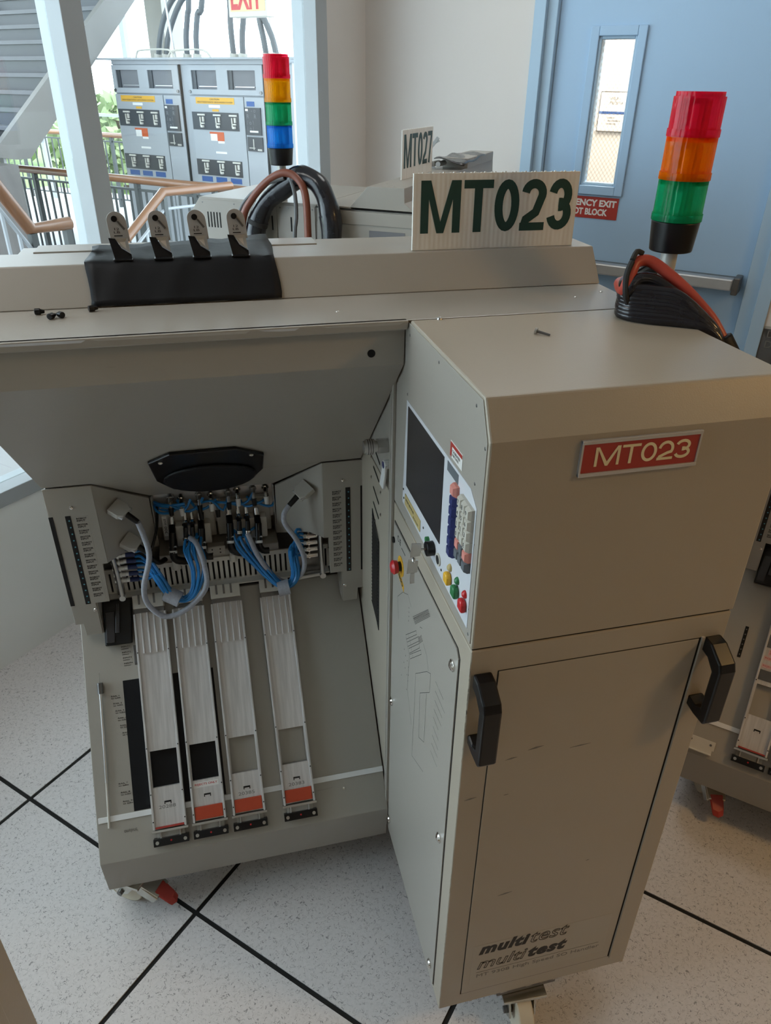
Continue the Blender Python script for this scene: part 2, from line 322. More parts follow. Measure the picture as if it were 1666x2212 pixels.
def block_letters(name, body, m, par, pm, w, h, sw, d=.0004):
    """bold grotesque capitals and figures drawn as strokes; sw is the stem width"""
    adv = {'M': 1.34, 'T': 1.0, '0': .86, '2': .88, '3': .88, '7': .86}; tot = sum(adv[c] for c in body); ux = w / tot; x = 0
    e = sw / 2
    for c in body:
        W_ = adv[c] * ux * .93; x0, x1, xm = x + e, x + W_ - e, x + W_ / 2; y0, y1 = e, h - e; g = G(pm)
        if c == 'M':
            g.box(x, x + sw * .95, 0, h, 0, d).box(x + W_ - sw * .95, x + W_, 0, h, 0, d)
            g.slab([(x + sw * .4, h, 0), (xm - sw * .42, 0, 0), (xm + sw * .02, 0, 0), (xm, h * .22, 0), (x + sw * 1.15, h, 0)], (0, 0, d * 1.3)).slab([(x + W_ - sw * .4, h, 0), (x + W_ - sw * 1.15, h, 0), (xm, h * .22, 0), (xm - sw * .02, 0, 0), (xm + sw * .42, 0, 0)], (0, 0, d * 1.6))
        elif c == 'T': g.box(x, x + W_, h - sw * .9, h, 0, d).box(xm - e, xm + e, 0, h - sw * .9, 0, d)
        elif c == '0': ribbon(g, [(xm + (W_ / 2 - e) * cos(a), h / 2 + (h / 2 - e) * sin(a)) for a in [2 * pi * i / 28 for i in range(28)]], sw, d, True)
        elif c == '7':
            g.box(x, x + W_, h - sw * .9, h, 0, d); ribbon(g, [(x1, h - sw * .85), (xm + .1 * W_, h * .45), (xm - .12 * W_, 0)], sw, d)
        elif c == '2':
            r = W_ / 2 - e; cy = h - r - e
            pts = [(xm + r * cos(a), cy + r * sin(a)) for a in [pi * .96 - pi * 1.12 * i / 14 for i in range(15)]] + [(xm + .12 * W_, h * .36), (x0 + .08 * W_, sw * 1.25), (x0 + .02 * W_, sw * .6)]
            ribbon(g, pts, sw, d); g.box(x, x + W_, 0, sw * .9, 0, d * 1.3)
        elif c == '3':
            r = (h - e) / 4 + .0; rx = W_ / 2 - e; ry = (h / 2 - e) / 2 + e * .25
            ribbon(g, [(xm + rx * .92 * cos(a), h - e - ry + ry * sin(a)) for a in [pi * .93 - pi * 1.47 * i / 16 for i in range(17)]], sw, d)
            ribbon(g, [(xm + rx * cos(a), e + ry + ry * sin(a)) for a in [pi * .54 - pi * 1.47 * i / 16 for i in range(17)]], sw, d * 1.3)
        obj(name, g, m, par); x += adv[c] * ux
def dup(o, loc, rz=0, label=None, off=None):
    r = o.copy(); COL.objects.link(r); r.location = loc
    r.rotation_euler = (o.rotation_euler.x, o.rotation_euler.y, o.rotation_euler.z + rz)
    if label: r['label'] = label
    for ch in list(o.children):
        c = ch.copy(); COL.objects.link(c); c.parent = r; c.matrix_parent_inverse = ch.matrix_parent_inverse
        for g2 in ch.children:
            d = g2.copy(); COL.objects.link(d); d.parent = c; d.matrix_parent_inverse = g2.matrix_parent_inverse
    return r
RM = Matrix(((cos(TH), sin(TH), 0, 0), (sin(TH), -cos(TH), 0, 0), (0, 0, 1, 0), (0, 0, 0, 1)))   # (s,n,z) -> world
def R_(): return G(RM)
RS = rw(1, 0); RN = rw(0, 1)

# ------------------------------------------------------------------ room shell
S0, S1, N0, N1, HC = -3.2, 3.185, -2.03, 3.2, 2.75
fl = thing('floor', None, None, (0, 0, -.03), None, None, 'structure')
obj('floor_base', R_().box(S0, S1 + .12, N0 - .1, N1, -.12, -.003), 'gap', fl)
tile0 = None; P = .6085
for i in range(-6, 5):
    for j in range(-2, 8):
        s0 = .657 + i * P; n0 = -.896 + j * P
        a0, a1, b0, b1 = max(s0 + .0055, S0), min(s0 + P - .0055, S1), max(n0 + .0055, N0), min(n0 + P - .0055, N1)
        if a1 - a0 < .02 or b1 - b0 < .02: continue
        full = abs(a1 - a0 - P + .011) < 1e-6 and abs(b1 - b0 - P + .011) < 1e-6
        if full and tile0 is not None:
            c = rw((a0 + a1) / 2, (b0 + b1) / 2, -.006); o = tile0.copy(); COL.objects.link(o); o.location = c - OFF[fl]
        else:
            o = obj('floor_tile', R_().box(a0, a1, b0, b1, -.012, 0), 'floor', fl)
            if full: tile0 = o
wl = thing('wall_left', None, None, rw(0, N0 - .06), None, None, 'structure')
obj('low_wall', R_().box(S0, 2.70, N0 - .10, N0, 0, .545), 'wallg', wl)
obj('pier', R_().box(2.894, S1 + .12, N0 - .10, N0, 0, HC), 'wall', wl)
obj('header', R_().box(S0, 2.894, N0 - .10, N0, 2.62, HC), 'wall', wl)
obj('under_jamb', R_().box(2.70, 2.894, N0 - .10, N0, 0, .545), 'wallg', wl)
wb = thing('wall_back', None, None, rw(S1 + .06, 0), None, None, 'structure')
obj('wall_section', R_().box(S1, S1 + .12, N0, -1.264, 0, HC), 'wall', wb)
obj('wall_section', R_().box(S1, S1 + .12, -.201, N1, 0, HC), 'wall', wb)
obj('wall_section', R_().box(S1, S1 + .12, -1.264, -.201, 2.15, HC), 'wall', wb)
obj('wall_right', R_().box(S0, S1 + .12, N1, N1 + .1, 0, HC), 'walld', kind='structure')
obj('wall_front', R_().box(S0 - .1, S0, N0 - .1, N1 + .1, 0, HC), 'walld', kind='structure')
obj('ceiling', R_().box(S0 - .1, S1 + .12, N0 - .1, N1 + .1, HC, HC + .1), 'ceil', kind='structure')
for i, (s, n, c, w) in enumerate(LAMPS):
    t = thing('ceiling_light', ['square cool white ceiling panel over the small machine aisle', 'cool white ceiling panel nearest the blue door', 'warm ceiling panel to the right of the camera', 'warm ceiling panel behind the camera'][i], 'ceiling light', rw(s, n, HC), None, 'ceiling panels of the room')  # first two panels are added fill, standing in for daylight
    obj('light_frame', R_().box(s - .36, s + .36, n - .36, n + .36, HC - .03, HC - .001), 'white', t)
    obj('diffuser', R_().box(s - .32, s + .32, n - .32, n + .32, HC - .034, HC - .03), 'lampw', t)
    L = bpy.data.lights.new('panel_glow', 'AREA'); L.energy = w; L.color = c; L.shape = 'SQUARE'; L.size = .6 if c is not WARM else .36
    lo = bpy.data.objects.new('panel_glow', L); COL.objects.link(lo); lo.parent = t; lo.location = (0, 0, -.04)

# window: frame, mullions and panes
obj('blind_wall', R_().box(S0, -1.75, N0 - .10, N0, .545, 2.62), 'walld', wl)  # unseen stretch of wall added to cut window light on the floor
wn = thing('window_1', None, None, rw(1, N0 - .05, .545), None, None, 'structure')
obj('window_sill', R_().box(-1.75, 2.894, N0 - .10, N0 + .004, .545, .593), 'frameg', wn, bevel=.002)
obj('window_head', R_().box(-1.75, 2.894, N0 - .10, N0 + .004, 2.57, 2.62), 'frameg', wn)
obj('window_jamb', R_().box(2.819, 2.894, N0 - .115, N0 + .004, .593, 2.57), 'frameg', wn, bevel=.002)
ml = [1.624 - k * 1.16 for k in range(3)]
for s in ml: obj('mullion', R_().box(s, s + .073, N0 - .10, N0 + .004, .593, 2.57), 'frameg', wn, bevel=.002)
ed = [2.819] + ml
for k in range(3):
    a, b = ed[k + 1] + .073, ed[k]
    obj('pane', R_().box(a, b, N0 - .062, N0 - .056, .593, 2.57), 'glass', wn)
obj('pane', R_().box(-1.75, ml[2], N0 - .062, N0 - .056, .593, 2.57), 'glass', wn)

# door
dr = thing('door_1', None, None, rw(S1 + .05, -.74), None, None, 'structure')
D0, D1 = -1.176, -.306
fr = obj('door_frame', R_().box(S1 - .012, S1 + .11, -1.264, -1.218, 0, 2.15).box(S1 + .012, S1 + .11, -1.218, D0 - .003, 0, 2.15).box(S1 - .012, S1 + .11, -.25, -.201, 0, 2.15).box(S1 + .012, S1 + .11, D1 + .003, -.25, 0, 2.15).box(S1 - .012, S1 + .11, -1.264, -.201, 2.10, 2.15), 'frameb', dr, bevel=.002)
SL = S1 + .04
lite = (-1.003, -.879, 1.356, 1.847)
lf = obj('door_leaf', R_().box(SL, SL + .045, D0, lite[0], .01, 2.095).box(SL, SL + .045, lite[1], D1, .01, 2.095).box(SL, SL + .045, lite[0], lite[1], .01, lite[2]).box(SL, SL + .045, lite[0], lite[1], lite[3], 2.095), 'doorb', dr)
def ringbox(g, s0, s1, a, b):
    g.box(s0, s1, a[0], b[0], a[2], a[3]).box(s0, s1, b[1], a[1], a[2], a[3]).box(s0, s1, b[0], b[1], a[2], b[2]).box(s0, s1, b[0], b[1], b[3], a[3]); return g
obj('vision_frame', ringbox(R_(), SL - .012, SL + .001, (-1.046, -.836, 1.312, 1.889), (-1.013, -.869, 1.346, 1.857)), 'doorb', lf, bevel=.003)
obj('glazing_bead', ringbox(R_(), SL - .002, SL + .012, (-1.014, -.868, 1.345, 1.858), lite), 'frameb', lf, bevel=.003)
obj('wired_pane', R_().box(SL + .018, SL + .022, *lite), 'wired', lf)
obj('push_bar', R_().box(SL - .075, SL - .03, -.93, -.345, 1.018, 1.062).box(SL - .06, SL - .03, -1.15, -.93, 1.014, 1.066), 'satin', lf, bevel=.006)
obj('bar_end', R_().box(SL - .08, SL, -.345, -.322, 1.005, 1.07), 'darksteel', lf, bevel=.004)
obj('bar_housing', R_().box(SL - .03, SL, -1.15, -.33, 1.02, 1.06), 'darksteel', lf)
sg = thing('door_sign', 'red EMERGENCY EXIT DO NOT BLOCK sign on the blue door under its window', 'sign', rw(SL, -.95, 1.222))
obj('sign_plate', R_().box(SL - .0022, SL - .0002, -1.14, -.845, 1.222, 1.304), 'redlab', sg)
pmD = lambda n, z, s=SL - .0025: PM(rw(s, n, z), RN, (0, 0, 1))
text('sign_text', 'EMERGENCY EXIT', 'whitelab', sg, pmD(-1.128, 1.268), .03, .0002, .0012, fit=(.275, .026))
text('sign_text', 'DO NOT BLOCK', 'whitelab', sg, pmD(-1.10, 1.234), .03, .0002, .0012, fit=(.215, .026))
# corridor beyond the door
cr = thing('corridor', None, None, rw(4.0, -.7), None, None, 'structure')
obj('corridor_wall', R_().box(4.30, 4.36, N0, 1.0, 0, HC), 'wall', cr)
obj('corridor_wall', R_().box(S1 + .12, 4.3, N0 - .06, N0, 0, HC), 'wall', cr)
obj('corridor_wall', R_().box(S1 + .12, 4.3, 1.0, 1.06, 0, HC), 'wall', cr)
obj('corridor_floor', R_().box(S1 + .12, 4.36, N0, 1.0, -.1, 0), 'floor', cr)
obj('corridor_ceiling', R_().box(S1 + .12, 4.36, N0, 1.0, HC, HC + .05), 'ceil', cr)
t = thing('corridor_light', 'bright ceiling panel in the corridor beyond the blue door', 'ceiling light', rw(3.8, -.9, HC))
obj('diffuser', R_().box(3.55, 4.05, -1.5, -.3, HC - .03, HC - .001), 'lampw', t)
L = bpy.data.lights.new('corridor_glow', 'AREA'); L.energy = 80; L.color = (1, .93, .82); L.shape = 'RECTANGLE'; L.size = .5; L.size_y = 1.0
lo = bpy.data.objects.new('corridor_glow', L); COL.objects.link(lo); lo.parent = t; lo.location = (0, 0, -.04)
t = thing('notice', 'framed notice with a blue band seen through the door window', 'notice', rw(4.298, -1.17, 1.493))
obj('backing', R_().box(4.290, 4.299, -1.302, -1.06, 1.490, 1.673), 'darksteel', t)
obj('paper', R_().box(4.288, 4.290, -1.298, -1.064, 1.494, 1.669), 'flesh', t)
obj('blue_band', R_().box(4.287, 4.2885, -1.298, -1.064, 1.572, 1.584), 'bluelab', t)
text('notice_text', 'WEAR\nPROPER', 'greyink', t, PM(rw(4.2875, -1.25, 1.635), RN, (0, 0, 1)), .02, .0002, fit=None)
text('notice_text', 'please\nread before\nentering', 'greyink', t, PM(rw(4.2875, -1.25, 1.552), RN, (0, 0, 1)), .014, .0002)

# ------------------------------------------------------------------ outside the window wall
obj('terrace', R_().box(-4, 9.5, -13, N0 - .10, -.12, -.02), 'pave', kind='structure')
obj('lawn', R_().box(-14, 30, -40, -13, -.9, -.5), 'grass', kind='structure')
# switchgear
sw = thing('switchgear', 'tall grey double electrical switchgear cabinet with black breaker windows beyond the glass', 'switchgear', rw(6.5, -5.85))
obj('cabinet_body', R_().box(6.02, 7.1, -6.87, -4.60, 0, 1.84), 'switch', sw)
obj('rain_hood', R_().box(5.93, 7.2, -7.0, -4.5, 1.868, 1.884).box(6.0, 7.1, -6.86, -4.62, 1.83, 1.868), 'switch', sw)
sp = lambda n, z, s=5.99: PM(rw(s, n, z), RN, (0, 0, 1))
for k in range(2):
    d = 1.03 * k
    u = obj('upper_door', ringbox(R_(), 5.99, 6.02, (-6.86 + d, -5.95 + d, 1.585, 1.825), (-6.81 + d, -6.495 + d, 1.628, 1.783)).box(5.989, 6.02, -6.495 + d, -6.36 + d, 1.628, 1.783) if False else
            R_().box(5.99, 6.02, -6.86 + d, -6.81 + d, 1.585, 1.825).box(5.99, 6.02, -6.495 + d, -6.36 + d, 1.585, 1.825).box(5.99, 6.02, -6.03 + d, -5.95 + d, 1.585, 1.825).box(5.99, 6.02, -6.81 + d, -6.495 + d, 1.585, 1.628).box(5.99, 6.02, -6.81 + d, -6.495 + d, 1.783, 1.825).box(5.99, 6.02, -6.36 + d, -6.03 + d, 1.585, 1.628).box(5.99, 6.02, -6.36 + d, -6.03 + d, 1.783, 1.825), 'switch', sw)
    for a in (-6.81, -6.36):
        obj('window_recess', R_().box(6.012, 6.019, a + d, a + .32 + d, 1.628, 1.783), 'stairm', sw)
        obj('recess_bar', R_().box(6.0, 6.012, a + .08 + d, a + .31 + d, 1.648, 1.655), 'satin', sw)
        obj('recess_side', R_().box(6.0, 6.012, a + .004 + d, a + .05 + d, 1.630, 1.781), 'dkpanel', sw)
    for a in (-6.84, -5.97): obj('bolt', G().cyl(rw(5.992, a + d, 1.607), rw(5.98, a + d, 1.607), .014, n=10), 'darksteel', sw)
    wd = obj('wide_door', R_().box(5.99, 6.02, -6.86 + d, -6.19 + d, .1, 1.572), 'switch', sw, bevel=.004)
    nd = obj('narrow_door', R_().box(5.99, 6.02, -6.18 + d, -5.95 + d, .1, 1.572), 'switch', sw, bevel=.004)
    obj('section_gap', R_().box(6.0, 6.03, -5.948 + d, -5.935 + d, .05, 1.83), 'gap', sw)
    obj('yellow_label', R_().box(5.987, 5.99, -6.78 + d, -6.30 + d, 1.508, 1.562), 'yellab', wd)
    text('label_text', 'CAUTION', 'ink', wd, sp(-6.60 + d, 1.54, 5.9865), .02, .0003, fit=(.12, .014))
    text('label_text', 'HIGH RESISTANCE GROUNDED SYSTEM', 'ink', wd, sp(-6.76 + d, 1.517, 5.9865), .02, .0003, fit=(.44, .013))
    obj('name_plate', R_().box(5.987, 5.99, -6.62 + d, -6.48 + d, 1.477, 1.50).box(5.987, 5.99, -6.58 + d, -6.44 + d, .105 + .98, .123 + .98), 'whitelab', wd)
    obj('orange_tag', R_().box(5.987, 5.99, -6.58 + d, -6.50 + d, 1.446, 1.466), 'yellab', wd)
    for zz, hh in ((1.287, .152), (.885, .142)):
        w2 = obj('breaker_window', R_().box(5.985, 5.99, -6.845 + d, -6.26 + d, zz, zz + hh), 'dkpanel', wd)
        for q in range(3):
            c = -6.72 + .20 * q + d
            obj('breaker', R_().box(5.972, 5.985, c - .045, c + .045, zz + .122, zz + .136).box(5.972, 5.985, c - .02, c + .03, zz + .05, zz + .062).box(5.972, 5.985, c - .02, c - .008, zz + .03, zz + .11).box(5.968, 5.985, c + .015, c + .03, zz + .07, zz + .112).box(5.96, 5.985, c - .005, c + .02, zz + .02, zz + .04), 'ivory', w2)
    obj('warning_tag', R_().box(5.987, 5.99, -6.64 + d, -6.46 + d, 1.255, 1.272).box(5.986, 5.99, -6.545 + d, -6.46 + d, 1.195, 1.262), 'orlab', wd)
    obj('paper_tag', R_().box(5.987, 5.99, -6.63 + d, -6.546 + d, 1.195, 1.255).box(5.987, 5.99, -6.54 + d, -6.46 + d, 1.175, 1.195), 'whitelab', wd)
    for q in range(3): obj('blue_label', R_().box(5.987, 5.99, -6.80 + .19 * q + d, -6.66 + .19 * q + d, .825, .872), 'bluelab', wd)
    obj('blue_label', R_().box(5.987, 5.99, -6.15 + d, -6.06 + d, 1.498, 1.538), 'bluelab', nd)
    r = obj('relay', R_().box(5.975, 5.99, -6.165 + d, -5.985 + d, 1.262, 1.488), 'dkpanel', nd)
    text('relay_text', 'o  - o\nR    R\n/ o \\\n| o |', 'stairm', nd, sp(-6.15 + d, 1.45, 5.9745), .05, .0004, fit=None)
    obj('relay_plate', R_().box(5.973, 5.976, -6.12 + d, -6.02 + d, 1.285, 1.30).box(5.973, 5.976, -6.16 + d, -6.13 + d, 1.46, 1.478), 'whitelab', nd)
    obj('relay', R_().box(5.975, 5.99, -6.16 + d, -5.98 + d, 1.126, 1.246), 'dkpanel', nd)
    obj('relay_plate', R_().box(5.972, 5.976, -6.09 + d, -6.08 + d, 1.14, 1.23).box(5.972, 5.976, -6.04 + d, -5.99 + d, 1.132, 1.148).box(5.972, 5.976, -6.14 + d, -6.07 + d, 1.15, 1.158), 'connector', nd)
cabs = [[(-6.5, 1.88), (-6.45, 2.05), (-6.36, 2.22), (-6.22, 2.37), (-5.9, 2.6), (-5.7, 3.2)], [(-6.39, 1.88), (-6.34, 2.05), (-6.23, 2.22), (-6.1, 2.36), (-5.8, 2.6), (-5.6, 3.2)],
        [(-6.1, 1.88), (-6.09, 2.06), (-6.04, 2.25), (-6.01, 2.36), (-5.9, 3.2)], [(-5.97, 1.88), (-5.96, 2.06), (-5.91, 2.25), (-5.84, 2.35), (-5.7, 3.2)],
        [(-5.5, 1.88), (-5.51, 2.06), (-5.51, 2.2), (-5.5, 2.34), (-5.5, 3.2)], [(-5.39, 1.88), (-5.38, 2.06), (-5.35, 2.2), (-5.33, 2.34), (-5.3, 3.2)],
        [(-5.1, 1.88), (-5.13, 2.05), (-5.16, 2.18), (-5.17, 2.33), (-5.25, 3.2)], [(-4.98, 1.88), (-5.02, 2.03), (-5.1, 2.18), (-5.15, 2.3), (-5.3, 3.2)]]
for c in cabs:
    cb = obj('power_cable', G().tube([rw(6.3, n, z) for n, z in c], .027, 10, 4), 'gcable', sw, True)
    obj('cable_gland', G().cyl(rw(6.3, c[0][0], 1.884), rw(6.3, c[0][0] + .006, 1.925), .042, n=12), 'ivory', cb, True)
obj('lifting_loop', G().tube([rw(6.15, -6.66, 1.88), rw(6.15, -6.63, 1.94), rw(6.15, -6.55, 1.955), rw(6.15, -6.2, 1.955), rw(6.15, -6.13, 1.88)], .009, 6).tube([rw(6.15, -6.22, 1.88), rw(6.15, -6.18, 1.93), rw(6.15, -6.1, 1.95), rw(6.15, -5.75, 1.95), rw(6.15, -5.65, 1.88)], .009, 6), 'ivory', sw, True)
obj('thin_conduit', G().tube([rw(6.2, -6.17, 1.88), rw(6.2, -6.22, 2.4), rw(6.2, -6.28, 3.2)], .012, 6).tube([rw(6.6, -5.74, 1.88), rw(6.6, -5.80, 3.2)], .010, 6).tube([rw(6.6, -5.26, 1.88), rw(6.6, -5.28, 3.2)], .022, 8), 'satin', sw, True)
obj('terrace_roof', R_().box(-1.5, 9.2, -9.6, N0 - .10, 3.45, 3.6), 'ceil', kind='structure')  # added slab out of view, blocks the high sky so daylight enters low
# exit sign
ex = thing('exit_sign', 'lit EXIT sign with red letters and two wire guarded lamps above the switchgear', 'sign', rw(5.25, -4.35, 2.12))
obj('sign_box', R_().box(5.2, 5.32, -4.555, -4.18, 2.12, 2.40), 'ivory', ex, bevel=.004)
obj('sign_face', R_().box(5.196, 5.2, -4.535, -4.20, 2.155, 2.38), 'exitf', ex)
text('sign_text', 'EXIT', 'red', ex, PM(rw(5.1955, -4.525, 2.165), RN, (0, 0, 1)), .2, .0005, .006, fit=(.30, .185))
for n in (-4.575, -3.95):
    g = G()
    for q in range(3): g.tube([rw(5.12, n + .075 * (1 - .3 * q) * cos(a * pi / 12), 2.315 + .075 * (1 - .3 * q) * sin(a * pi / 12)) for a in range(25)], .006, 6, 1)
    g.cyl(rw(5.12, n, 2.24), rw(5.12, n, 2.39), .006, n=6)
    obj('lamp_guard', g, 'darksteel', ex, True)
    obj('emergency_lamp', G().cyl(rw(5.13, n, 2.315), rw(5.2, n, 2.315), .06, .035, 14), 'red', ex, True)
obj('hanger', R_().box(5.2, 5.32, -4.66, -3.86, 2.37, 2.46).box(5.24, 5.28, -4.4, -4.36, 2.46, 3.45), 'ivory', ex)
obj('lamp_body', R_().box(5.17, 5.30, -4.15, -3.985, 2.29, 2.40), 'exitf', ex)
t = obj('tan_column', R_().box(8.0, 8.35, -8.39, -8.10, -.02, 3.45), 'tan', label='square tan column standing behind the switchgear, lit on one side', cat='column')
t = obj('wood_post', R_().box(7.25, 7.55, -5.35, -4.7, -.02, 3.45), 'tan', label='broad pale timber post right behind the switchgear cables', cat='post')
t = thing('outer_frame', 'slim grey steel frame of two posts and a rail at the terrace edge', 'frame', rw(8.5, -10))
for n in (-9.42, -11.6): obj('frame_post', R_().box(8.5, 8.57, n - .04, n + .04, -.02, 5.2), 'switch', t)
obj('frame_rail', R_().box(8.5, 8.56, -14.0, -8.4, 1.22, 1.26), 'switch', t)
# staircase seen from below
st = thing('staircase', 'grey open staircase seen from below with pale diagonal stringers', 'staircase', rw(5.6, -8, 0))
SA, SB = (4.85, 1.03), (6.9, 2.74)                       # lower edge of the near stringer (s, z)
def stz(s): return SA[1] + (s - SA[0]) * (SB[1] - SA[1]) / (SB[0] - SA[0])
for n in (-7.05, -9.15):
    obj('stringer', R_().slab([(4.80, n, 1.03), (4.95, n, 1.03), (7.4, n, stz(7.4)), (7.4, n, stz(7.4) + .26), (4.62, n, stz(4.62) + .30), (4.62, n, 1.06)], (0, .07, 0)), 'stair2', st)
for k in range(14):
    s = 4.72 + .176 * k; z = stz(s) + .20
    obj('tread', R_().box(s - .03, s + .19, -9.08, -7.06, z, z + .035), 'stairm', st)
    obj('riser', R_().box(s + .17, s + .185, -9.08, -7.06, z - .0, z + .147), 'dkpanel', st)
    obj('tread_bracket', R_().box(s, s + .03, -7.13, -7.07, z - .13, z), 'white', st)
obj('landing', R_().box(3.0, 4.62, -9.15, -7.0, 1.03, 1.30), 'stair2', st)
t = obj('concrete_column', R_().box(4.12, 4.58, -7.5, -6.66, -.02, 1.02), 'conc', label='rough grey concrete column under the foot of the staircase', cat='column')
# railings
def railing(lab, s, n0, n1, z, nb):
    t = thing('railing', lab, 'railing', rw(s, (n0 + n1) / 2, -.02))
    obj('handrail', G().tube([rw(s, n0, z), rw(s, n1, z)], .036, 12, 1), 'wood', t, True)
    obj('top_bar', R_().box(s - .012, s + .012, n0, n1, z - .095, z - .075), 'rail', t)
    obj('bottom_bar', R_().box(s - .012, s + .012, n0, n1, .08, .10), 'rail', t)
    for k in range(nb):
        n = n0 + (n1 - n0) * (k + .5) / nb
        if k % 7 == 3: obj('post', R_().box(s - .022, s + .022, n - .022, n + .022, -.02, z - .03), 'rail', t)
        else: obj('baluster', R_().box(s - .008, s + .008, n - .008, n + .008, .09, z - .08), 'rail', t)
    return t
tr = railing('long oak topped black railing in front of the switchgear', 5.2, -7.7, -4.2, .893, 33)
obj('caution_tape', R_().box(5.15, 5.16, -6.42, -6.28, .76, .87), 'yellab', tr).rotation_euler = (0, 0, 0)
railing('grey railing far out at the terrace edge', 8.45, -12.6, -8.6, .98, 26)
def stair_rail(lab, n, pts, posts):
    t = thing('stair_handrail', lab, 'handrail', rw(pts[1][0], n, -.02))
    obj('handrail', G().tube([rw(s, n, z) for s, z in pts], .034, 12, 1), 'wood', t, True)
    for s, z in posts: obj('post', R_().box(s - .018, s + .018, n - .018, n + .018, -.02, z - .02), 'rail', t)
    obj('lower_bar', G().tube([rw(s, n, z - .12) for s, z in pts], .012, 8, 1), 'switch', t, True)
    for q in range(1, 6):
        (sa, za), (sb, zb) = (pts[0], pts[1]) if pts[0][1] > pts[1][1] + .05 else (pts[-2], pts[-1])
        f = q / 6; s = sa + (sb - sa) * f; z = za + (zb - za) * f
        obj('baluster', R_().box(s - .007, s + .007, n - .007, n + .007, -.02, z - .12), 'switch', t)
    return t
stair_rail('oak handrail bending down to a short level end near the glass', -3.6, [(2.05, 1.70), (2.464, 1.033), (2.703, 1.03)], [(2.47, 1.03), (2.68, 1.03)])
stair_rail('oak handrail sloping down behind the row of clips', -4.6, [(5.1, .935), (4.335, .958), (3.70, .53)], [(4.9, .93), (4.335, .955), (3.72, .53)])
# trees
def tree(lab, s, n, h, w, cnt, seed):
    rnd = random.Random(seed); t = thing('leafy_tree', lab, 'tree', rw(s, n, -.5), None, 'trees on the lawn')
    obj('trunk', G().tube([rw(s, n, -.5), rw(s + .1, n, h * .35), rw(s, n + .1, h * .7)], .14, 8, 2), 'bark', t, True)
    g = G()
    for _ in range(cnt):
        a = rnd.uniform(0, 2 * pi); r = w * rnd.random() ** .5; z = rnd.uniform(.0, 1) ; rr = r * (1 - .5 * abs(z - .45))
        c = rw(s + rr * cos(a), n + rr * sin(a), -.3 + h * z); e = .09 + .1 * rnd.random()
        u = Vector((rnd.uniform(-1, 1), rnd.uniform(-1, 1), rnd.uniform(-1, 1))).normalized() * e; v = u.orthogonal().normalized() * e * .6
        g.face([c - u, c - v, c + u, c + v])
    obj('foliage', g, 'leaf', t)
for k, (s, n, h, w, lab) in enumerate([(8.2, -17, 1.9, 2.0, 'low bushy tree on the lawn behind the far railing'), (13.5, -22, 2.2, 2.4, 'broad bushy tree furthest out on the lawn'), (5.6, -20.5, 2.0, 2.2, 'leafy tree left of the others on the lawn'), (13.0, -15.0, 1.7, 1.7, 'small round tree behind the switchgear')]):
    tree(lab, s, n, h, w, 1500, k)

# ------------------------------------------------------------------ tray-type test handlers
TT = Vector((0, .6277, .7785)); TN = Vector((0, -.7785, .6277)); TP = Vector((0, 1.165, .292))
def tp(x, t, o=0): return Vector((x, 0, 0)) + TP + TT * t + TN * o
TM = Matrix(((1, 0, 0, 0), (0, TT.y, TN.y, TP.y), (0, TT.z, TN.z, TP.z), (0, 0, 0, 1)))     # (x, up the tray, off the tray)
def tray_text(name, body, par, x, t, w, h, Fm, m='ink', o=.0006):
    return text(name, body, m, par, TM @ Matrix.Translation((x, t, o)), .01, .0002, fit=(w, h), frame=Fm)

def screw(g, p, d, r=.004, h=.002): g.dome(p, d, r, h, 10)
def caster(par, x, y, lever=1, ang=0.0):
    """swivel caster with brake lever, wheel touching the floor"""
    A = Matrix.Translation((x, y, 0)) @ Matrix.Rotation(ang, 4, 'Z')
    c = obj('caster', G(A).box(-.045, .045, -.045, .045, .108, .116).cyl((0, 0, .095), (0, 0, .108), .03, n=14).slab([(-.028, -.03, .10), (-.028, .03, .10), (-.028, .045, .05), (-.028, .03, .035), (-.028, .005, .05)], (.004, 0, 0)).slab([(.024, -.03, .10), (.024, .03, .10), (.024, .045, .05), (.024, .03, .035), (.024, .005, .05)], (.004, 0, 0)).box(-.028, .028, -.03, .03, .094, .10), 'zinc', par, bevel=.001)
    obj('wheel', G(A).cyl((-.016, .025, .048), (.016, .025, .048), .048, n=28), 'wheel', c, True, .003)
    obj('axle', G(A).cyl((-.034, .025, .048), (.034, .025, .048), .007, n=10), 'darksteel', c, True)
    if lever:
        obj('brake_arm', G(A).slab([(-.025, -.02, .098), (.025, -.02, .098), (.022, -.075, .064), (-.022, -.075, .064)], (0, 0, .006)).slab([(-.025, -.02, .098), (-.025, -.075, .064), (-.025, -.06, .045), (-.025, -.02, .06)], (.004, 0, 0)), 'zinc', c, bevel=.001)
        obj('brake_pad', G(A).slab([(-.018, -.074, .064), (.018, -.074, .064), (.015, -.104, .042), (0, -.110, .039), (-.015, -.104, .042)], (0, .010, .014)), 'redlab', c, bevel=.004)
    return c

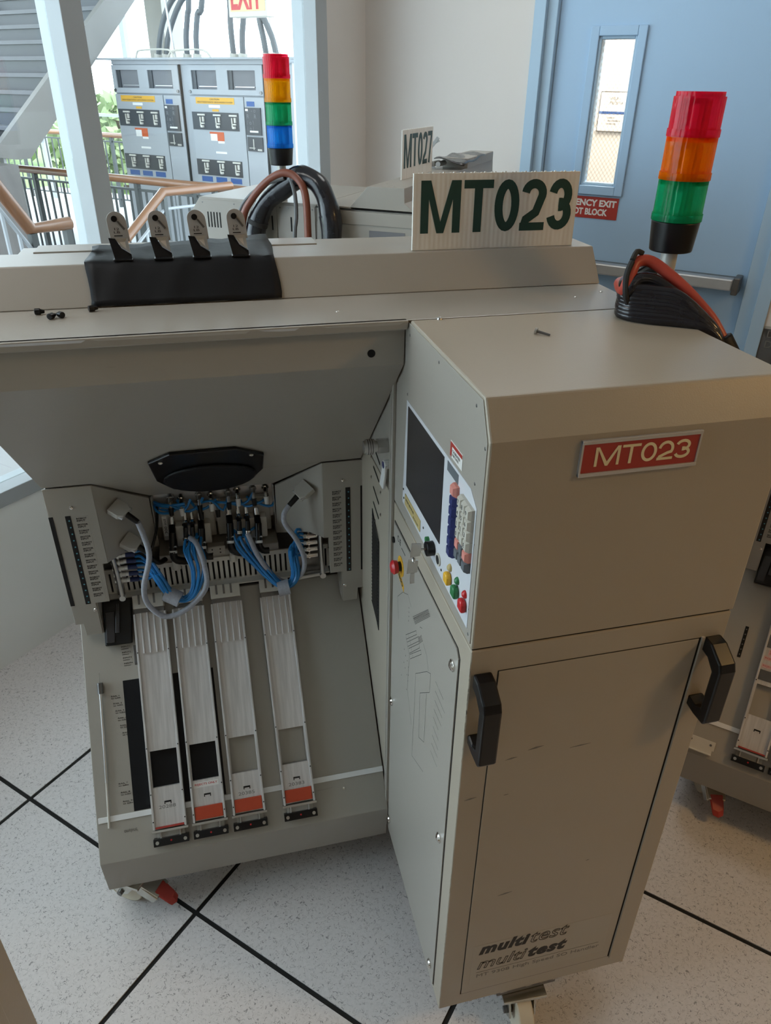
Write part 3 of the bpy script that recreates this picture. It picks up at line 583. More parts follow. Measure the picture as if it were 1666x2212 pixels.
def tower(par, sx, full=True, Fm=None):
    """connector tower; sx maps the left tower's x to the right one's by mirroring"""
    X = (lambda x: x) if sx > 0 else (lambda x: -.051 - x)
    fp = [(-.351, .992), (-.259, .992), (-.257, .804), (-.268, .804), (-.270, .706), (-.299, .706), (-.299, .621), (-.333, .621), (-.335, .654), (-.351, .654)]
    t = obj('connector_tower', G().slab([(X(x), 1.40, z) for x, z in fp], (0, .004, 0)).slab([(X(-.259), 1.40, .992), (X(-.164), 1.495, .900), (X(-.161), 1.498, .772), (X(-.229), 1.43, .806), (X(-.257), 1.402, .804)], (0, .006, 0)).slab([(X(-.161), 1.498, .90), (X(-.161), 1.56, .88), (X(-.161), 1.56, .75), (X(-.161), 1.498, .772)], (0.002 * sx, 0, 0)), 'beige', par, bevel=.0012)
    obj('tower_side', G().slab([(X(-.299), 1.404, .705), (X(-.299), 1.47, .705), (X(-.299), 1.47, .63), (X(-.299), 1.404, .621)], (.002 * sx, 0, 0)).slab([(X(-.351), 1.404, .985), (X(-.351), 1.56, .985), (X(-.351), 1.56, .66), (X(-.351), 1.404, .66)], (.003 * sx, 0, 0)), 'beige', t)
    a, b = sorted((X(-.320), X(-.309)))
    sl = obj('lamp_slot', G().box(a, b, 1.3992, 1.4006, .706, .928), 'black', t, bevel=.003)
    for k in range(14): obj('slot_lamp', G().cyl(((a + b) / 2 + .001, 1.3993, .917 - .0158 * k), ((a + b) / 2 + .001, 1.3986, .917 - .0158 * k), .0017, n=8), 'led', sl)
    a, b = sorted((X(-.351), X(-.3425)))
    obj('side_slot', G().box(a, b, 1.3992, 1.4006, .706, .929), 'black', t)
    for z in (.946, .666 if sx < 0 else .688): obj('screw', (lambda g: (screw(g, (X(-.304), 1.40, z), (0, -1, 0), .0042, .0024), g)[1])(G()), 'chrome', t, True)
    a, b = sorted((X(-.303), X(-.277)))
    lab = obj('slot_labels', G().box(a, b, 1.3996, 1.4002, .712, .925), 'beige', t)
    for k in range(14):
        text('label_text', 'MOTOR\nINPUT' if k % 2 else 'ROBOT\nINPUT', 'ink', lab, PM((min(X(-.300), X(-.279)) + .0005, 1.3994, .913 - .0146 * k), (1, 0, 0), (0, 0, 1)), .006, .0001, .0002, fit=(.02, .0090))
    return t

def body(root, Fm, xr=.687, right_tower=True):
    """sheet-metal body common to both tray machines, parts in the machine's own frame"""
    obj('base_housing', G().prism([(1.120, .116), (1.108, .222), (1.165, .292), (1.46, .6579), (1.72, .6579), (1.72, .116)], 'x', -.35, .2925), 'beige', root, bevel=.0015)
    obj('edge_trim', G(TM).box(-.346, .2925, -.0045, .0075, 0, .0025), 'white', root, bevel=.0006)
    hood = obj('hood', G().prism([(1.052, 1.385), (1.064, 1.374), (1.064, 1.3175), (1.398, .9965), (1.72, .9965), (1.72, 1.385)], 'x', -.35, .2925)
               .slab([(-.259, 1.398, .9965), (.208, 1.398, .9965), (.110, 1.495, .906), (-.161, 1.495, .906)], (0, .004, .012)), 'beige', root, bevel=.0015)
    deck = obj('deck_cover', G().prism([(1.046, 1.391), (1.052, 1.3845), (1.72, 1.3845), (1.72, 1.391)], 'x', -.35, xr)
               .prism([(1.043, 1.391), (1.056, 1.391), (1.060, 1.376), (1.047, 1.376)], 'x', -.35, .2925), 'beige', root, bevel=.0025)
    for k, (xa, xb) in enumerate(((-.35, -.16), (-.155, .06), (.07, .13), (.16, .285))):
        obj('worn_edge', G().slab([(xa, 1.0428, 1.3893), (xb, 1.0428, 1.3893), (xb - .01, 1.0458, 1.3832), (xa + .02, 1.0458, 1.3845)], (0, -.0003, .0001)), ['satin', 'connector', 'satin', 'connector'][k], deck)
    rc = obj('raised_cover', G().prism([(1.205, 1.3915), (1.249, 1.447), (1.349, 1.447), (1.40, 1.3915)], 'x', -.35, xr), 'beige', root, bevel=.002)
    obj('rear_rail', G().box(-.262, .206, 1.353, 1.412, 1.3915, 1.4485), 'beige', root, bevel=.001)
    obj('body_back', G().box(-.348, .2925, 1.56, 1.72, .6579, .9965), 'beige', root)
    obj('recess_back', G().box(-.346, .2925, 1.552, 1.559, .66, .95), 'beige', root)
    obj('recess_floor', G().box(-.346, .2925, 1.462, 1.552, .6575, .6615), 'black', root)
    tower(root, 1, True, Fm)
    if right_tower: tower(root, -1, True, Fm)
    # black chute and shutter plate on the tray
    fn = obj('chute', G(TM).slab([(-.297, .374, .001), (-.240, .374, .001), (-.233, .476, .001), (-.296, .476, .001)], (0, 0, .022)), 'black', root, bevel=.003)
    obj('chute_guide', G(TM).slab([(-.272, .40, .023), (-.262, .40, .023), (-.258, .465, .023), (-.266, .465, .023)], (0, 0, .010)).slab([(-.293, .38, .023), (-.275, .38, .023), (-.270, .45, .023), (-.291, .45, .023)], (0, 0, .003)), 'screen', fn, bevel=.002)
    if right_tower: obj('shutter_plate', G(TM).box(-.270, -.0705, .009, .293, 0, .0012), 'rubber', root)
    obj('lamp_slot', G(TM).box(-.241, -.233, .324, .368, 0, .001), 'darksteel', root, bevel=.003)
    return hood, deck, rc

def track(Fm, x, label, plug=True, rej=False, marks='', stickers=False):
    """aluminium output track on its hook and bracket; lies on the tray"""
    w = .0715; off = .004; base = tp(x + w / 2, -.034, 0)
    t = thing('output_track', label, 'track', base, Fm, 'aluminium tracks on the trays')
    B = TM @ Matrix.Translation((x, 0, off))
    g = G(B)                                                # floor of the channel with the square window cut out
    g.box(0, w, .131, .437, 0, .011).box(0, .007, .052, .131, 0, .011).box(w - .007, w, .052, .131, 0, .011).box(0, w, -.034, .052, 0, .011)
    ch = obj('channel', g, 'alu', t)
    for a, b in ((0, .0045), (w - .0045, w)): obj('side_rail', G(B).box(a, b, -.036, .437, .010, .0175), 'alu', t, bevel=.0008)
    for k in range(4): obj('groove_rib', G(B).slab([(.0145 + .0142 * k, .347, .011), (.0180 + .0142 * k, .347, .011), (.0180 + .0142 * k, .438, .011), (.0145 + .0142 * k, .438, .011)], (0, 0, .0055)), 'alu', t, bevel=.0008)
    obj('groove_plate', G(B).box(.005, w - .005, .345, .438, .0108, .0122), 'alu', t)
    h = obj('track_head', G(B).box(.002, w - .002, .448, .479, 0, .026), 'ivory', t, bevel=.0015)
    obj('head_slots', G(B).box(.004, w - .004, .438, .4485, 0, .018), 'darksteel', t)
    for k in range(3): obj('head_slot', G(B).box(.014 + .0165 * k, .0185 + .0165 * k, .457, .4795, .0245, .0268), 'darksteel', h)
    obj('hook_slot', G(B).box(.0285, .0435, .018, .0215, .0108, .0116).box(.0285, .0305, .0145, .02, .0108, .0116).box(.0415, .0435, .0145, .02, .0108, .0116), 'black', t)
    for yy in (-.018, .04, .139, .35):
        for xx in (.0022, w - .0022): obj('pin', G(B).cyl((xx, yy, .017), (xx, yy, .0186), .0015, n=8), 'black', t)
    if plug: obj('plug', G(B).box(.0055, w - .0055, -.032, -.004, .0112, .0158), 'orange', t, bevel=.0012)
    else: obj('plug', G(B).box(.0055, w - .0055, -.034, -.0305, .0112, .0158), 'redlab', t)
    if rej:
        s = obj('sticker', G(B).box(.008, w - .009, .036, .0475, .0111, .0114), 'whitelab', t)
        text('sticker_text', 'REJECTS ONLY', 'redink', s, B @ Matrix.Translation((.011, .039, .0115)), .01, .0001, .0002, fit=(.049, .0058), frame=Fm)
    if stickers:
        s = obj('sticker', G(B).box(.012, .045, .205, .221, .0123, .0127).box(.004, w - .003, .193, .203, .0123, .0127).box(.005, w - .004, .173, .183, .0123, .0127), 'pink2', t)
        text('sticker_text', 'DO NOT\nREMOVE', 'redink', s, B @ Matrix.Translation((.015, .209, .0128)), .006, .0001, fit=(.026, .010), frame=Fm)
        text('sticker_text', 'REJECTS ONLY', 'redink', s, B @ Matrix.Translation((.008, .1955, .0128)), .006, .0001, fit=(.055, .005), frame=Fm)
        text('sticker_text', 'REJECTS ONLY', 'redink', s, B @ Matrix.Translation((.008, .1755, .0128)), .006, .0001, fit=(.055, .005), frame=Fm)
        obj('dark_band', G(B).box(.0045, w - .0045, .142, .168, .0111, .0122), 'darksteel', t); obj('dark_band', G(B).box(.0045, w - .0045, .225, .258, .0111, .0122), 'darksteel', t)
    if marks: text('scribed_number', marks, 'greyink', t, B @ Matrix.Translation((.016, .003 if plug else .006, .0112)), .01, .0001, fit=(.036, .007), frame=Fm)
    br = obj('end_bracket', G(B).box(-.003, w + .003, -.042, -.037, .004, .016), 'steel', t, bevel=.0008)
    for xx in (.014, w - .016): obj('guide_pin', G(B).cyl((xx, -.062, .006), (xx, -.04, .006), .0022, n=8), 'steel', br, True)
    obj('bracket_plate', G(B).box(.006, w - .006, -.058, -.042, .0015, .003), 'connector', br)
    bb = obj('latch_bar', G(B).box(-.002, w + .002, -.0715, -.0555, -.003, .013), 'black', t, bevel=.001)
    for xx in (.006, w - .006): obj('latch_screw', G(B).cyl((xx, -.0635, .013), (xx, -.0635, .0142), .0038, n=12), 'steel', bb, True)
    obj('latch_dot', G(B).cyl((w / 2, -.062, .013), (w / 2, -.062, .0136), .002, n=8), 'red', bb)
    return t

I4 = Matrix()
mc = thing('test_handler', 'large beige test handler with a red MT023 plate and four metal tracks', 'machine', (.15, 1.2, 0))
hood, deck, rc = body(mc, I4)
caster(mc, -.302, 1.168, 1, radians(57)); caster(mc, .22, 1.65, 0, .6); caster(mc, -.27, 1.64, 0, 1.1)
caster(mc, .478, .735, 0, radians(176)); caster(mc, .63, 1.6, 0, .5)
obj('caster_plate', G().box(.42, .545, .708, .86, .118, .130), 'stairm', mc)
# tray print
lb = obj('tray_labels', G(TM).box(-.268, -.246, .322, .372, 0, .0002), 'beige', mc)
for k in range(4): tray_text('label_text', ['INPUT1', 'INPUT2', 'INPUT3', 'INPUT4'][k] + '\nsensor', lb, -.267 + .003 * k / 3, .362 - .0125 * k, .019, .0075, I4)
for k in range(6): tray_text('label_text', 'RAIL ' + str(k + 1) + '\nto tube', lb, -.298 + .0035 * k, .256 - .0165 * k, .020, .0075, I4)
for k in range(3): tray_text('label_text', 'RAIL ' + str(k + 7) + '\nto tube', lb, -.298 + .003 * k, .066 - .0195 * k, .021, .0075, I4)
fp = Vector((0, 1.108, .222)); fd = (TP - fp).normalized()
text('output_text', 'output', 'greyink', mc, PM((-.295, 1.108 + .057 * .62 - .0006, .222 + .07 * .62), (1, 0, 0), fd), .01, .0002, fit=(.028, .009))
for k in range(4): text('position_number', str(k + 1), 'greyink', mc, PM((-.20 + .087 * k + (.02 if k == 3 else 0), 1.108 + .057 * .25 - .0006, .222 + .07 * .25), (1, 0, 0), fd), .01, .0002)
for x, t in ((.196, -.026), (-.02, .45)): obj('screw', (lambda g: (screw(g, tp(x, t), TN, .0038, .002), g)[1])(G()), 'chrome', mc, True)
# recess: manifold blocks, vent strip, tubes and cables
mb = obj('manifold_plate', G().box(-.158, .112, 1.535, 1.55, .80, .895), 'satin', mc)
for a, b in ((-.148, -.028), (-.024, .100)):
    obj('manifold_block', G().box(a, b, 1.518, 1.536, .772, .862), 'connector', mb, bevel=.003)
    obj('manifold_block', G().box(a + .03, b - .012, 1.492, 1.519, .768, .822), 'ivory', mb, bevel=.003)
obj('shelf', G().box(-.16, .11, 1.47, 1.55, .742, .762).slab([(-.052, 1.469, .748), (-.012, 1.469, .748), (-.012, 1.469, .772), (-.052, 1.469, .772)], (0, .02, 0)), 'beige', mc, bevel=.002)
lab = obj('size_label', G().box(-.1455, -.135, 1.5170, 1.518, .785, .838), 'whitelab', mb)
text('size_text', '300 mil', 'ink', lab, PM((-.137, 1.5168, .792), (0, 0, 1), (-1, 0, 0)), .01, .0001, fit=(.038, .006))
def fitting(p, kind, par):
    x, y, z = p
    f = obj('fitting', G().cyl((x, y + .018, z + .012), (x, y, z), .0055, n=10).cyl((x, y, z), (x, y - .012, z - .012), .0042, n=10).cyl((x, y + .012, z + .008), (x, y + .009, z + .006), .0085, n=12), 'chrome' if kind != 'b' else 'steel', par, True)
    obj('fitting_cap', G().cyl((x, y - .010, z - .008), (x, y - .016, z - .024), .0060, .0048, 12), 'white' if kind == 'w' else 'black', f, True)
for x, z, k in ((-.121, .872, 'b'), (-.098, .868, 'w'), (-.058, .872, 'b'), (-.032, .872, 'w'), (.007, .872, 'b'), (.028, .878, 'w'), (.064, .875, 'b'), (.092, .876, 'w'), (-.020, .855, 'b'), (-.057, .853, 'b')): fitting((x, 1.515, z), k, mb)
for qi, (x, z) in enumerate(((-.124, .815), (-.094, .824), (-.079, .824), (-.060, .818), (.004, .824), (.025, .826), (.044, .824), (.067, .816))):
    big = qi in (0, 3, 4, 7); rb = .0078 if big else .0052
    f = obj('elbow_fitting', G().cyl((x, 1.51, z + .006), (x, 1.475, z - .002), rb, n=12).cyl((x, 1.478, z), (x - .002, 1.462, z - .030), rb * 1.05, n=12), 'black', mb, True)
    obj('fitting_tip', G().cyl((x, 1.512, z + .022), (x, 1.502, z + .004), rb * .8, rb * .95, 12), 'chrome', f, True)
    if big:
        obj('lower_elbow', G().tube([(x - .002, 1.464, z - .022), (x - .003, 1.452, z - .042), (x + .004, 1.447, z - .055), (x + .018, 1.448, z - .058)], .0078, 12), 'black', f, True)
        obj('white_ring', G().cyl((x - .0025, 1.457, z - .034), (x - .0028, 1.454, z - .039), .0088, n=14).cyl((x - .002, 1.463, z - .026), (x - .0022, 1.461, z - .0285), .0086, n=14), 'white', f, True)
    obj('fitting_ring', G().cyl((x, 1.496, z + .003), (x, 1.490, z + .0015), .0075, n=12).cyl((x - .0012, 1.468, z - .019), (x - .0016, 1.465, z - .025), .0074, n=12), 'chrome', f, True)
for x0, z0 in ((-.124, .768), (.004, .772)):
    obj('bracket', G().tube([(x0 - .003, 1.455, z0 + .012), (x0, 1.45, z0 - .004), (x0 + .02, 1.448, z0 - .012), (x0 + .035, 1.452, z0 - .012)], .0085, 10), 'black', mb, True)
    obj('clear_joint', G().cyl((x0, 1.458, z0 - .012), (x0, 1.456, z0 - .035), .008, .010, 12), 'ivory', mb, True)
for x0 in (-.070, .035): obj('cable_clip', G().box(x0 - .007, x0 + .007, 1.452, 1.459, .745, .795), 'satin', mb, bevel=.0015)
vs = obj('vent_strip', G().box(-.29, .225, 1.466, 1.470, .672, .682).box(-.29, .225, 1.466, 1.470, .733, .744).slab([(-.29, 1.452, .672), (.225, 1.452, .672), (.225, 1.470, .678), (-.29, 1.470, .678)], (0, 0, .003)), 'ivory', mc)
nb = 44
for k in range(nb):
    x = -.29 + .515 * k / (nb - 1); obj('vent_bar', G().box(x - .0037, x + .0037, 1.466, 1.470, .682, .733), 'ivory', vs)
obj('vent_dark', G().box(-.29, .225, 1.471, 1.473, .672, .742), 'gap', vs)
for k in range(4): obj('hole', G().cyl((-.042 + .018 * (k % 2), 1.4695, .755 + .009 * (k // 2)), (-.042 + .018 * (k % 2), 1.4685, .755 + .009 * (k // 2)), .0018, n=8), 'black', mc)
cv = obj('cylinder_bank', G().box(.15, .203, 1.46, 1.464, .668, .80), 'darksteel', mc)
for q in range(5):
    z = .80 - .018 * q
    obj('valve_fitting', G().cyl((.198, 1.452, z), (.172, 1.452, z), .0062, n=10).cyl((.180, 1.452, z), (.176, 1.452, z), .0085, n=10), 'chrome', cv, True)
    obj('valve_collar', G().cyl((.172, 1.452, z), (.160, 1.452, z), .005, n=10), 'white', cv, True)
obj('clamp_lever', G().tube([(.203, 1.43, .80), (.204, 1.43, .74), (.205, 1.425, .69)], .0052, 10).cyl((.205, 1.42, .686), (.205, 1.43, .686), .007, n=12), 'steel', mc, True)
obj('guide_rod', G().cyl((.14, 1.44, .676), (.203, 1.44, .680), .0055, n=12), 'steel', mc, True)
obj('clamp_lever', G().tube([(-.252, 1.43, .80), (-.249, 1.43, .74), (-.247, 1.425, .70)], .0052, 10).cyl((-.247, 1.42, .694), (-.247, 1.43, .694), .007, n=12), 'steel', mc, True)
cl = obj('cylinder_bank', G().box(-.262, -.246, 1.46, 1.464, .668, .80), 'darksteel', mc)
for q in range(6):
    z = .812 - .0165 * q
    obj('valve_fitting', G().cyl((-.258, 1.44, z), (-.232, 1.44, z), .006, n=10).cyl((-.244, 1.44, z), (-.240, 1.44, z), .0085, n=10), 'steel', cl, True)
    obj('valve_collar', G().cyl((-.232, 1.44, z), (-.226, 1.44, z), .005, n=10), 'white', cl, True)
    obj('valve_sleeve', G().cyl((-.226, 1.44, z), (-.206, 1.44, z - .001), .0055, n=10), 'navytube', cl, True)
rnd = random.Random(3); jj = lambda a: rnd.uniform(-a, a)
for k in range(8):      # left harness: from the left valves, down under the vent strip and up to the manifold
    z = .812 - .0118 * k; a = k * .785; ox, oy = .008 * cos(a), .008 * sin(a)
    obj('pneumatic_tube', G().tube([(-.206, 1.44, z), (-.185 + jj(.006), 1.43, z + .002), (-.162 + ox, 1.40 + oy, .755 + jj(.01)), (-.140 + ox, 1.385 + oy, .715), (-.112 + ox, 1.38 + oy, .700), (-.088 + ox, 1.385 + oy, .716), (-.074 + ox * 1.8, 1.40 + oy, .76), (-.082 + ox * 2.5 + jj(.006), 1.43, .795), (-.093 + .011 * (k % 4), 1.478, .806)], .0033, 7, 4), 'blue', mc, True)
for k in range(8):      # right harness
    z = .80 - .0095 * k; a = k * .785; ox, oy = .008 * cos(a), .008 * sin(a)
    obj('pneumatic_tube', G().tube([(.165, 1.45, z), (.150 + jj(.004), 1.44, z + .006), (.137 + ox, 1.415 + oy, .765 + jj(.01)), (.139 + ox, 1.40 + oy, .715), (.118 + ox, 1.395 + oy, .690), (.092 + ox, 1.40 + oy, .702), (.060 + ox * 1.6, 1.42 + oy, .74), (.028 + ox * 2, 1.45 + oy, .785), (.008 + .013 * (k % 5), 1.478, .806)], .0033, 7, 4), 'blue', mc, True)
for k in range(9):      # small blue tubes across the top of the manifold
    x0 = -.15 + .028 * k
    obj('pneumatic_tube', G().tube([(x0 - .02 + jj(.01), 1.522, .866 + jj(.008)), (x0 + jj(.01), 1.508, .858 + jj(.012)), (x0 + .03, 1.506, .852 + jj(.01)), (x0 + .045, 1.515, .868 + jj(.01))], .0031, 7, 3), 'blue', mc, True)
for zz in (.858, .864, .870): obj('pneumatic_tube', G().tube([(-.158, 1.53, zz), (-.13, 1.512, zz - .002 + jj(.003)), (-.09, 1.508, zz + jj(.004))], .0032, 7, 3), 'blue', mc, True)
for c, d in (((-.136, 1.385, .708), (.030, -.012, -.014)), ((.108, 1.388, .690), (.026, 0, .004))):
    obj('tube_wrap', G().cyl(Vector(c) - Vector(d) * .5, Vector(c) + Vector(d) * .5, .0175, n=14), 'sleeve', mc, True)
def plug_conn(p, d, par, up):
    p = Vector(p); d = Vector(d).normalized(); right = d.cross(Vector(up)).normalized(); u = right.cross(d)
    Bm = Matrix(((right.x, d.x, u.x, p.x), (right.y, d.y, u.y, p.y), (right.z, d.z, u.z, p.z), (0, 0, 0, 1)))
    c = obj('data_plug', G(Bm).prism([(-.018, 0), (.018, 0), (.018, .024), (.011, .036), (-.011, .036), (-.018, .024)], 'z', -.008, .008), 'connector', par, bevel=.0015)
    for q in (-.0165, .0165): obj('thumb_screw', G(Bm).cyl((q * .85, .024, 0), (q * .85, .036, 0), .0034, n=10), 'satin', c, True)
    obj('strain_relief', G(Bm).cyl((0, .034, 0), (.0, .062, -.006), .0068, .0058, 12), 'black', c, True)
    return Bm @ Vector((0, .062, -.006))
e = plug_conn((-.230, 1.425, .928), (.75, -.45, -.40), mc, (0, -.4, .9))
obj('sleeved_cable', G().tube([e, (-.176, 1.40, .862), (-.170, 1.38, .82), (-.190, 1.37, .755), (-.190, 1.375, .705), (-.165, 1.37, .672), (-.135, 1.37, .668), (-.095, 1.372, .690), (-.062, 1.375, .73), (-.060, 1.385, .78), (-.072, 1.42, .815), (-.085, 1.452, .812)], .0060, 12, 5), 'sleeve', mc, True)
e = plug_conn((-.222, 1.437, .838), (.8, -.35, -.45), mc, (0, -.4, .9))
obj('short_cable', G().tube([e, (-.172, 1.41, .80), (-.158, 1.43, .772), (-.146, 1.455, .762)], .006, 10), 'black', mc, True)
e = plug_conn((.182, 1.424, .93), (-.80, -.30, -.52), mc, (0, -.4, .9))
obj('sleeved_cable', G().tube([e, (.121, 1.40, .878), (.122, 1.40, .852), (.145, 1.395, .81), (.160, 1.40, .755), (.152, 1.40, .715), (.120, 1.41, .690), (.086, 1.41, .715), (.058, 1.42, .765), (.040, 1.445, .812)], .0057, 12, 5), 'sleeve', mc, True)
obj('thin_cable', G().tube([(-.152, 1.53, .862), (-.156, 1.49, .83), (-.168, 1.46, .80), (-.178, 1.45, .785)], .0033, 8), 'black', mc, True)
obj('thin_cable', G().tube([(.005, 1.46, .795), (.02, 1.44, .775), (.045, 1.43, .768)], .003, 8), 'gcable', mc, True)
# rubber flap on the hood slope
HM = PM((0, 1.064, 1.3175), (1, 0, 0), (0, .7211, -.6928)); HM = Matrix(((1, 0, 0, 0), (0, .7211, -.6928, 1.064), (0, -.6928, -.7211, 1.3175), (0, 0, 0, 1)))   # (x, down the slope, off the slope)
def hs(y): return (y - 1.064) / .7211
fpoly = [(-.135, hs(1.318)), (-.092, hs(1.288)), (.028, hs(1.288)), (.083, hs(1.325)), (.083, hs(1.388)), (.06, hs(1.435)), (.01, hs(1.468)), (-.05, hs(1.473)), (-.105, hs(1.45)), (-.132, hs(1.40))]
fo = obj('rubber_flap', G(HM).slab([(x, y, .0006) for x, y in fpoly], (0, 0, .007)), 'black', mc, bevel=.002)
obj('flap_pad', G(HM).slab([(-.025 + .093 * cos(a * pi / 12), hs(1.395) + (.098 if sin(a * pi / 12) > 0 else .075) * sin(a * pi / 12), .0076) for a in range(24)], (0, 0, .006)), 'rubber', fo, bevel=.003)
for x, y in ((-.112, 1.318), (.058, 1.318)): obj('screw', (lambda g: (g.dome(HM @ Vector((x, hs(y), .0076)), HM.to_3x3() @ Vector((0, 0, 1)), .0045, .0025), g)[1])(G()), 'chrome', fo, True)
obj('hood_hole', G().cyl((.240, 1.0645, 1.338), (.240, 1.0632, 1.338), .0062, n=20), 'gap', hood)
text('input_text', 'input', 'greyink', mc, PM((-.199, 1.229, 1.4205), (1, 0, 0), (0, .044, .0555)), .01, .0002, fit=(.024, .009))
for x, y in ((.198, 1.113), (.339, 1.048), (.60, 1.125), (.641, 1.054), (.66, 1.15)): obj('deck_rivet', (lambda g: (screw(g, (x, y, 1.391), (0, 0, 1), .0032, .0014), g)[1])(G()), 'steel', mc, True)
for x in (.339, .641): obj('deck_screw', (lambda g: (screw(g, (x, 1.041, 1.391), (0, 0, 1), .0045, .004), g)[1])(G()), 'steel', mc, True)
# ---- control cabinet
CX0, CX1, CY = .2955, .691, .702
lc = obj('lower_cabinet', G().box(CX0, CX1, CY, 1.70, .14, 1.0422), 'beige2', mc, bevel=.002)
uc = obj('upper_cabinet', G().prism([(CY, 1.0452), (CY, 1.346), (.728, 1.391), (1.0445, 1.391), (1.0445, 1.0452)], 'x', CX0 - .0005, CX1 + .002), 'beige2', mc, bevel=.0025)
obj('rear_cabinet', G().box(CX0, .687, 1.046, 1.70, 1.047, 1.384), 'beige', mc)
obj('seam', G().box(CX0 + .002, CX1 - .002, CY + .003, 1.69, 1.040, 1.048), 'gap', mc)
sp1 = obj('upper_side_panel', G().slab([(CX0 - .0005, .707, 1.052), (CX0 - .0005, .707, 1.343), (CX0 - .0005, .731, 1.387), (CX0 - .0005, 1.060, 1.387), (CX0 - .0005, 1.072, 1.376), (CX0 - .0005, 1.072, 1.052)], (-.0012, 0, 0)), 'beige', mc, bevel=.0005)
for y, z in ((.896, 1.376), (.749, 1.373), (.712, 1.335), (.735, 1.278), (.722, 1.20), (.722, 1.10), (.716, 1.062), (1.04, 1.37), (1.045, 1.275)): obj('screw', (lambda g: (screw(g, (CX0 - .0016, y, z), (-1, 0, 0), .0025, .0008), g)[1])(G()), 'darksteel', sp1, True)
sd = obj('side_post', G().box(CX0 - .006, CX0, 1.118, 1.128, .16, 1.30).box(CX0 - .004, CX0, 1.140, 1.146, .16, 1.25), 'beige', mc, bevel=.001)
lp = obj('lower_side_panel', G().slab([(CX0, .741, .157), (CX0, .741, .996), (CX0, .751, 1.007), (CX0, 1.108, 1.007), (CX0, 1.108, .157)], (-.0025, 0, 0)), 'beige', mc, bevel=.0006)
obj('panel_gap', G().slab([(CX0, .739, .155), (CX0, .739, .997), (CX0, .750, 1.009), (CX0, 1.110, 1.009), (CX0, 1.110, .155)], (-.0006, 0, 0)), 'gap', mc)
for y, z in ((.760, .969), (1.096, .576), (.762, .58), (.762, .194), (1.096, .20)): obj('bolt', (lambda g: (g.cyl((CX0 - .0025, y, z), (CX0 - .0045, y, z), .0095, n=18), g.dome((CX0 - .0045, y, z), (-1, 0, 0), .0085, .004, 14), g)[2])(G()), 'chrome', lp, True)
# control panel
SX = CX0 - .0017
pn = obj('control_panel', G().slab([(SX, .7205, 1.068), (SX, 1.056, 1.078), (SX, 1.045, 1.266), (SX, .745, 1.266), (SX, .7205, 1.25)], (-.0008, 0, 0)), 'pale', mc, bevel=.0003)
PX = SX - .0008
obj('screen', G().box(PX - .001, PX, .849, 1.033, 1.121, 1.260), 'screen', pn)
obj('brand_patch', G().box(PX - .0004, PX, .79, .835, 1.248, 1.262), 'keyg', pn)
yp = obj('warning_plate', G().box(PX - .0012, PX, .946, 1.037, 1.083, 1.103), 'yelpl', pn)
text('plate_text', 'CAUTION  HIGH VOLTAGE', 'ink', yp, PM((PX - .0013, 1.032, 1.094), (0, -1, 0), (0, 0, 1)), .005, .0001, fit=(.05, .004))
text('plate_text', 'disconnect', 'ink', yp, PM((PX - .0013, .985, 1.087), (0, -1, 0), (0, 0, 1)), .005, .0001, fit=(.03, .0035))
def key(y, z, m, w=.0144, h=.0150, txt=None, d=.0085):
    k = obj('key', (lambda g: (g.slab([(PX, y - w / 2, z - h / 2), (PX, y + w / 2, z - h / 2), (PX, y + w / 2, z + h / 2), (PX, y - w / 2, z + h / 2)], (-.004, 0, 0)), g)[1])(G()), m, pn)
    g = G(); a = [(PX - .004, y + sy * w / 2, z + sz * h / 2) for sy, sz in ((-1, -1), (1, -1), (1, 1), (-1, 1))]; b = [(PX - d, y + sy * w * .36, z + sz * h * .36) for sy, sz in ((-1, -1), (1, -1), (1, 1), (-1, 1))]
    g.face(b)
    for q in range(4): g.face([a[q], a[(q + 1) % 4], b[(q + 1) % 4], b[q]])
    obj('key_cap', g, m, k)
    if txt: text('key_text', txt, 'ink', k, PM((PX - d - .0002, y + .004, z - .003), (0, -1, 0), (0, 0, 1)), .009, .0001)
key(.791, 1.240, 'pink', .016)
for r in range(6): key(.791, 1.2245 - .0155 * r, 'navy', .016)
for c in range(3):
    for r in range(6):
        y = .7615 - .0149 * c; z = 1.239 - .0155 * r
        m = ('keyw' if r < 4 else 'pink' if r == 4 and c != 1 else 'keyg'); key(y, z, m, txt=(['789', '456', '123', '0.E'][r][c] if r < 4 else None))
for y, m, l in ((.797, 'yellow', 'yelpl'), (.765, 'green', 'dkgreen'), (.734, 'red', 'redlab')):
    obj('push_button', G().slab([(PX, y - .0085, 1.089), (PX, y + .0085, 1.089), (PX, y + .0085, 1.102), (PX, y + .005, 1.107), (PX, y - .005, 1.107), (PX, y - .0085, 1.102)], (-.0085, 0, 0)), m, pn, bevel=.003)
    obj('button_lamp', G().ball((PX, y, 1.1145), .0055, .0058, .0058, 12, 8), m if m != 'yellow' else 'yelpl', pn, True)
obj('green_lamp', G().cyl((PX, .901, 1.096), (PX - .005, .901, 1.096), .0055, n=14), 'green', pn, True)
obj('key_lock', G().cyl((PX, .876, 1.097), (PX - .012, .876, 1.097), .0115, n=20), 'black', pn, True, .001)
obj('key_hole', (lambda g: (g.cyl((PX, .849, 1.094), (PX - .002, .849, 1.094), .010, n=20), g)[1])(G()), 'keyw', pn, True)
obj('key_hole', G().cyl((PX - .002, .849, 1.094), (PX - .0024, .849, 1.094), .007, n=20), 'gap', pn, True)
for y, z in ((.835, 1.085), (.80, 1.10), (.765, 1.105), (.93, 1.10), (1.046, 1.09), (1.05, 1.105)): obj('panel_dot', G().cyl((PX, y, z), (PX - .0008, y, z), .002, n=8), 'ink', pn)
tg = obj('inspection_sticker', G().box(SX - .0006, SX + .0001, .781, .829, 1.272, 1.294), 'whitelab', sp1)
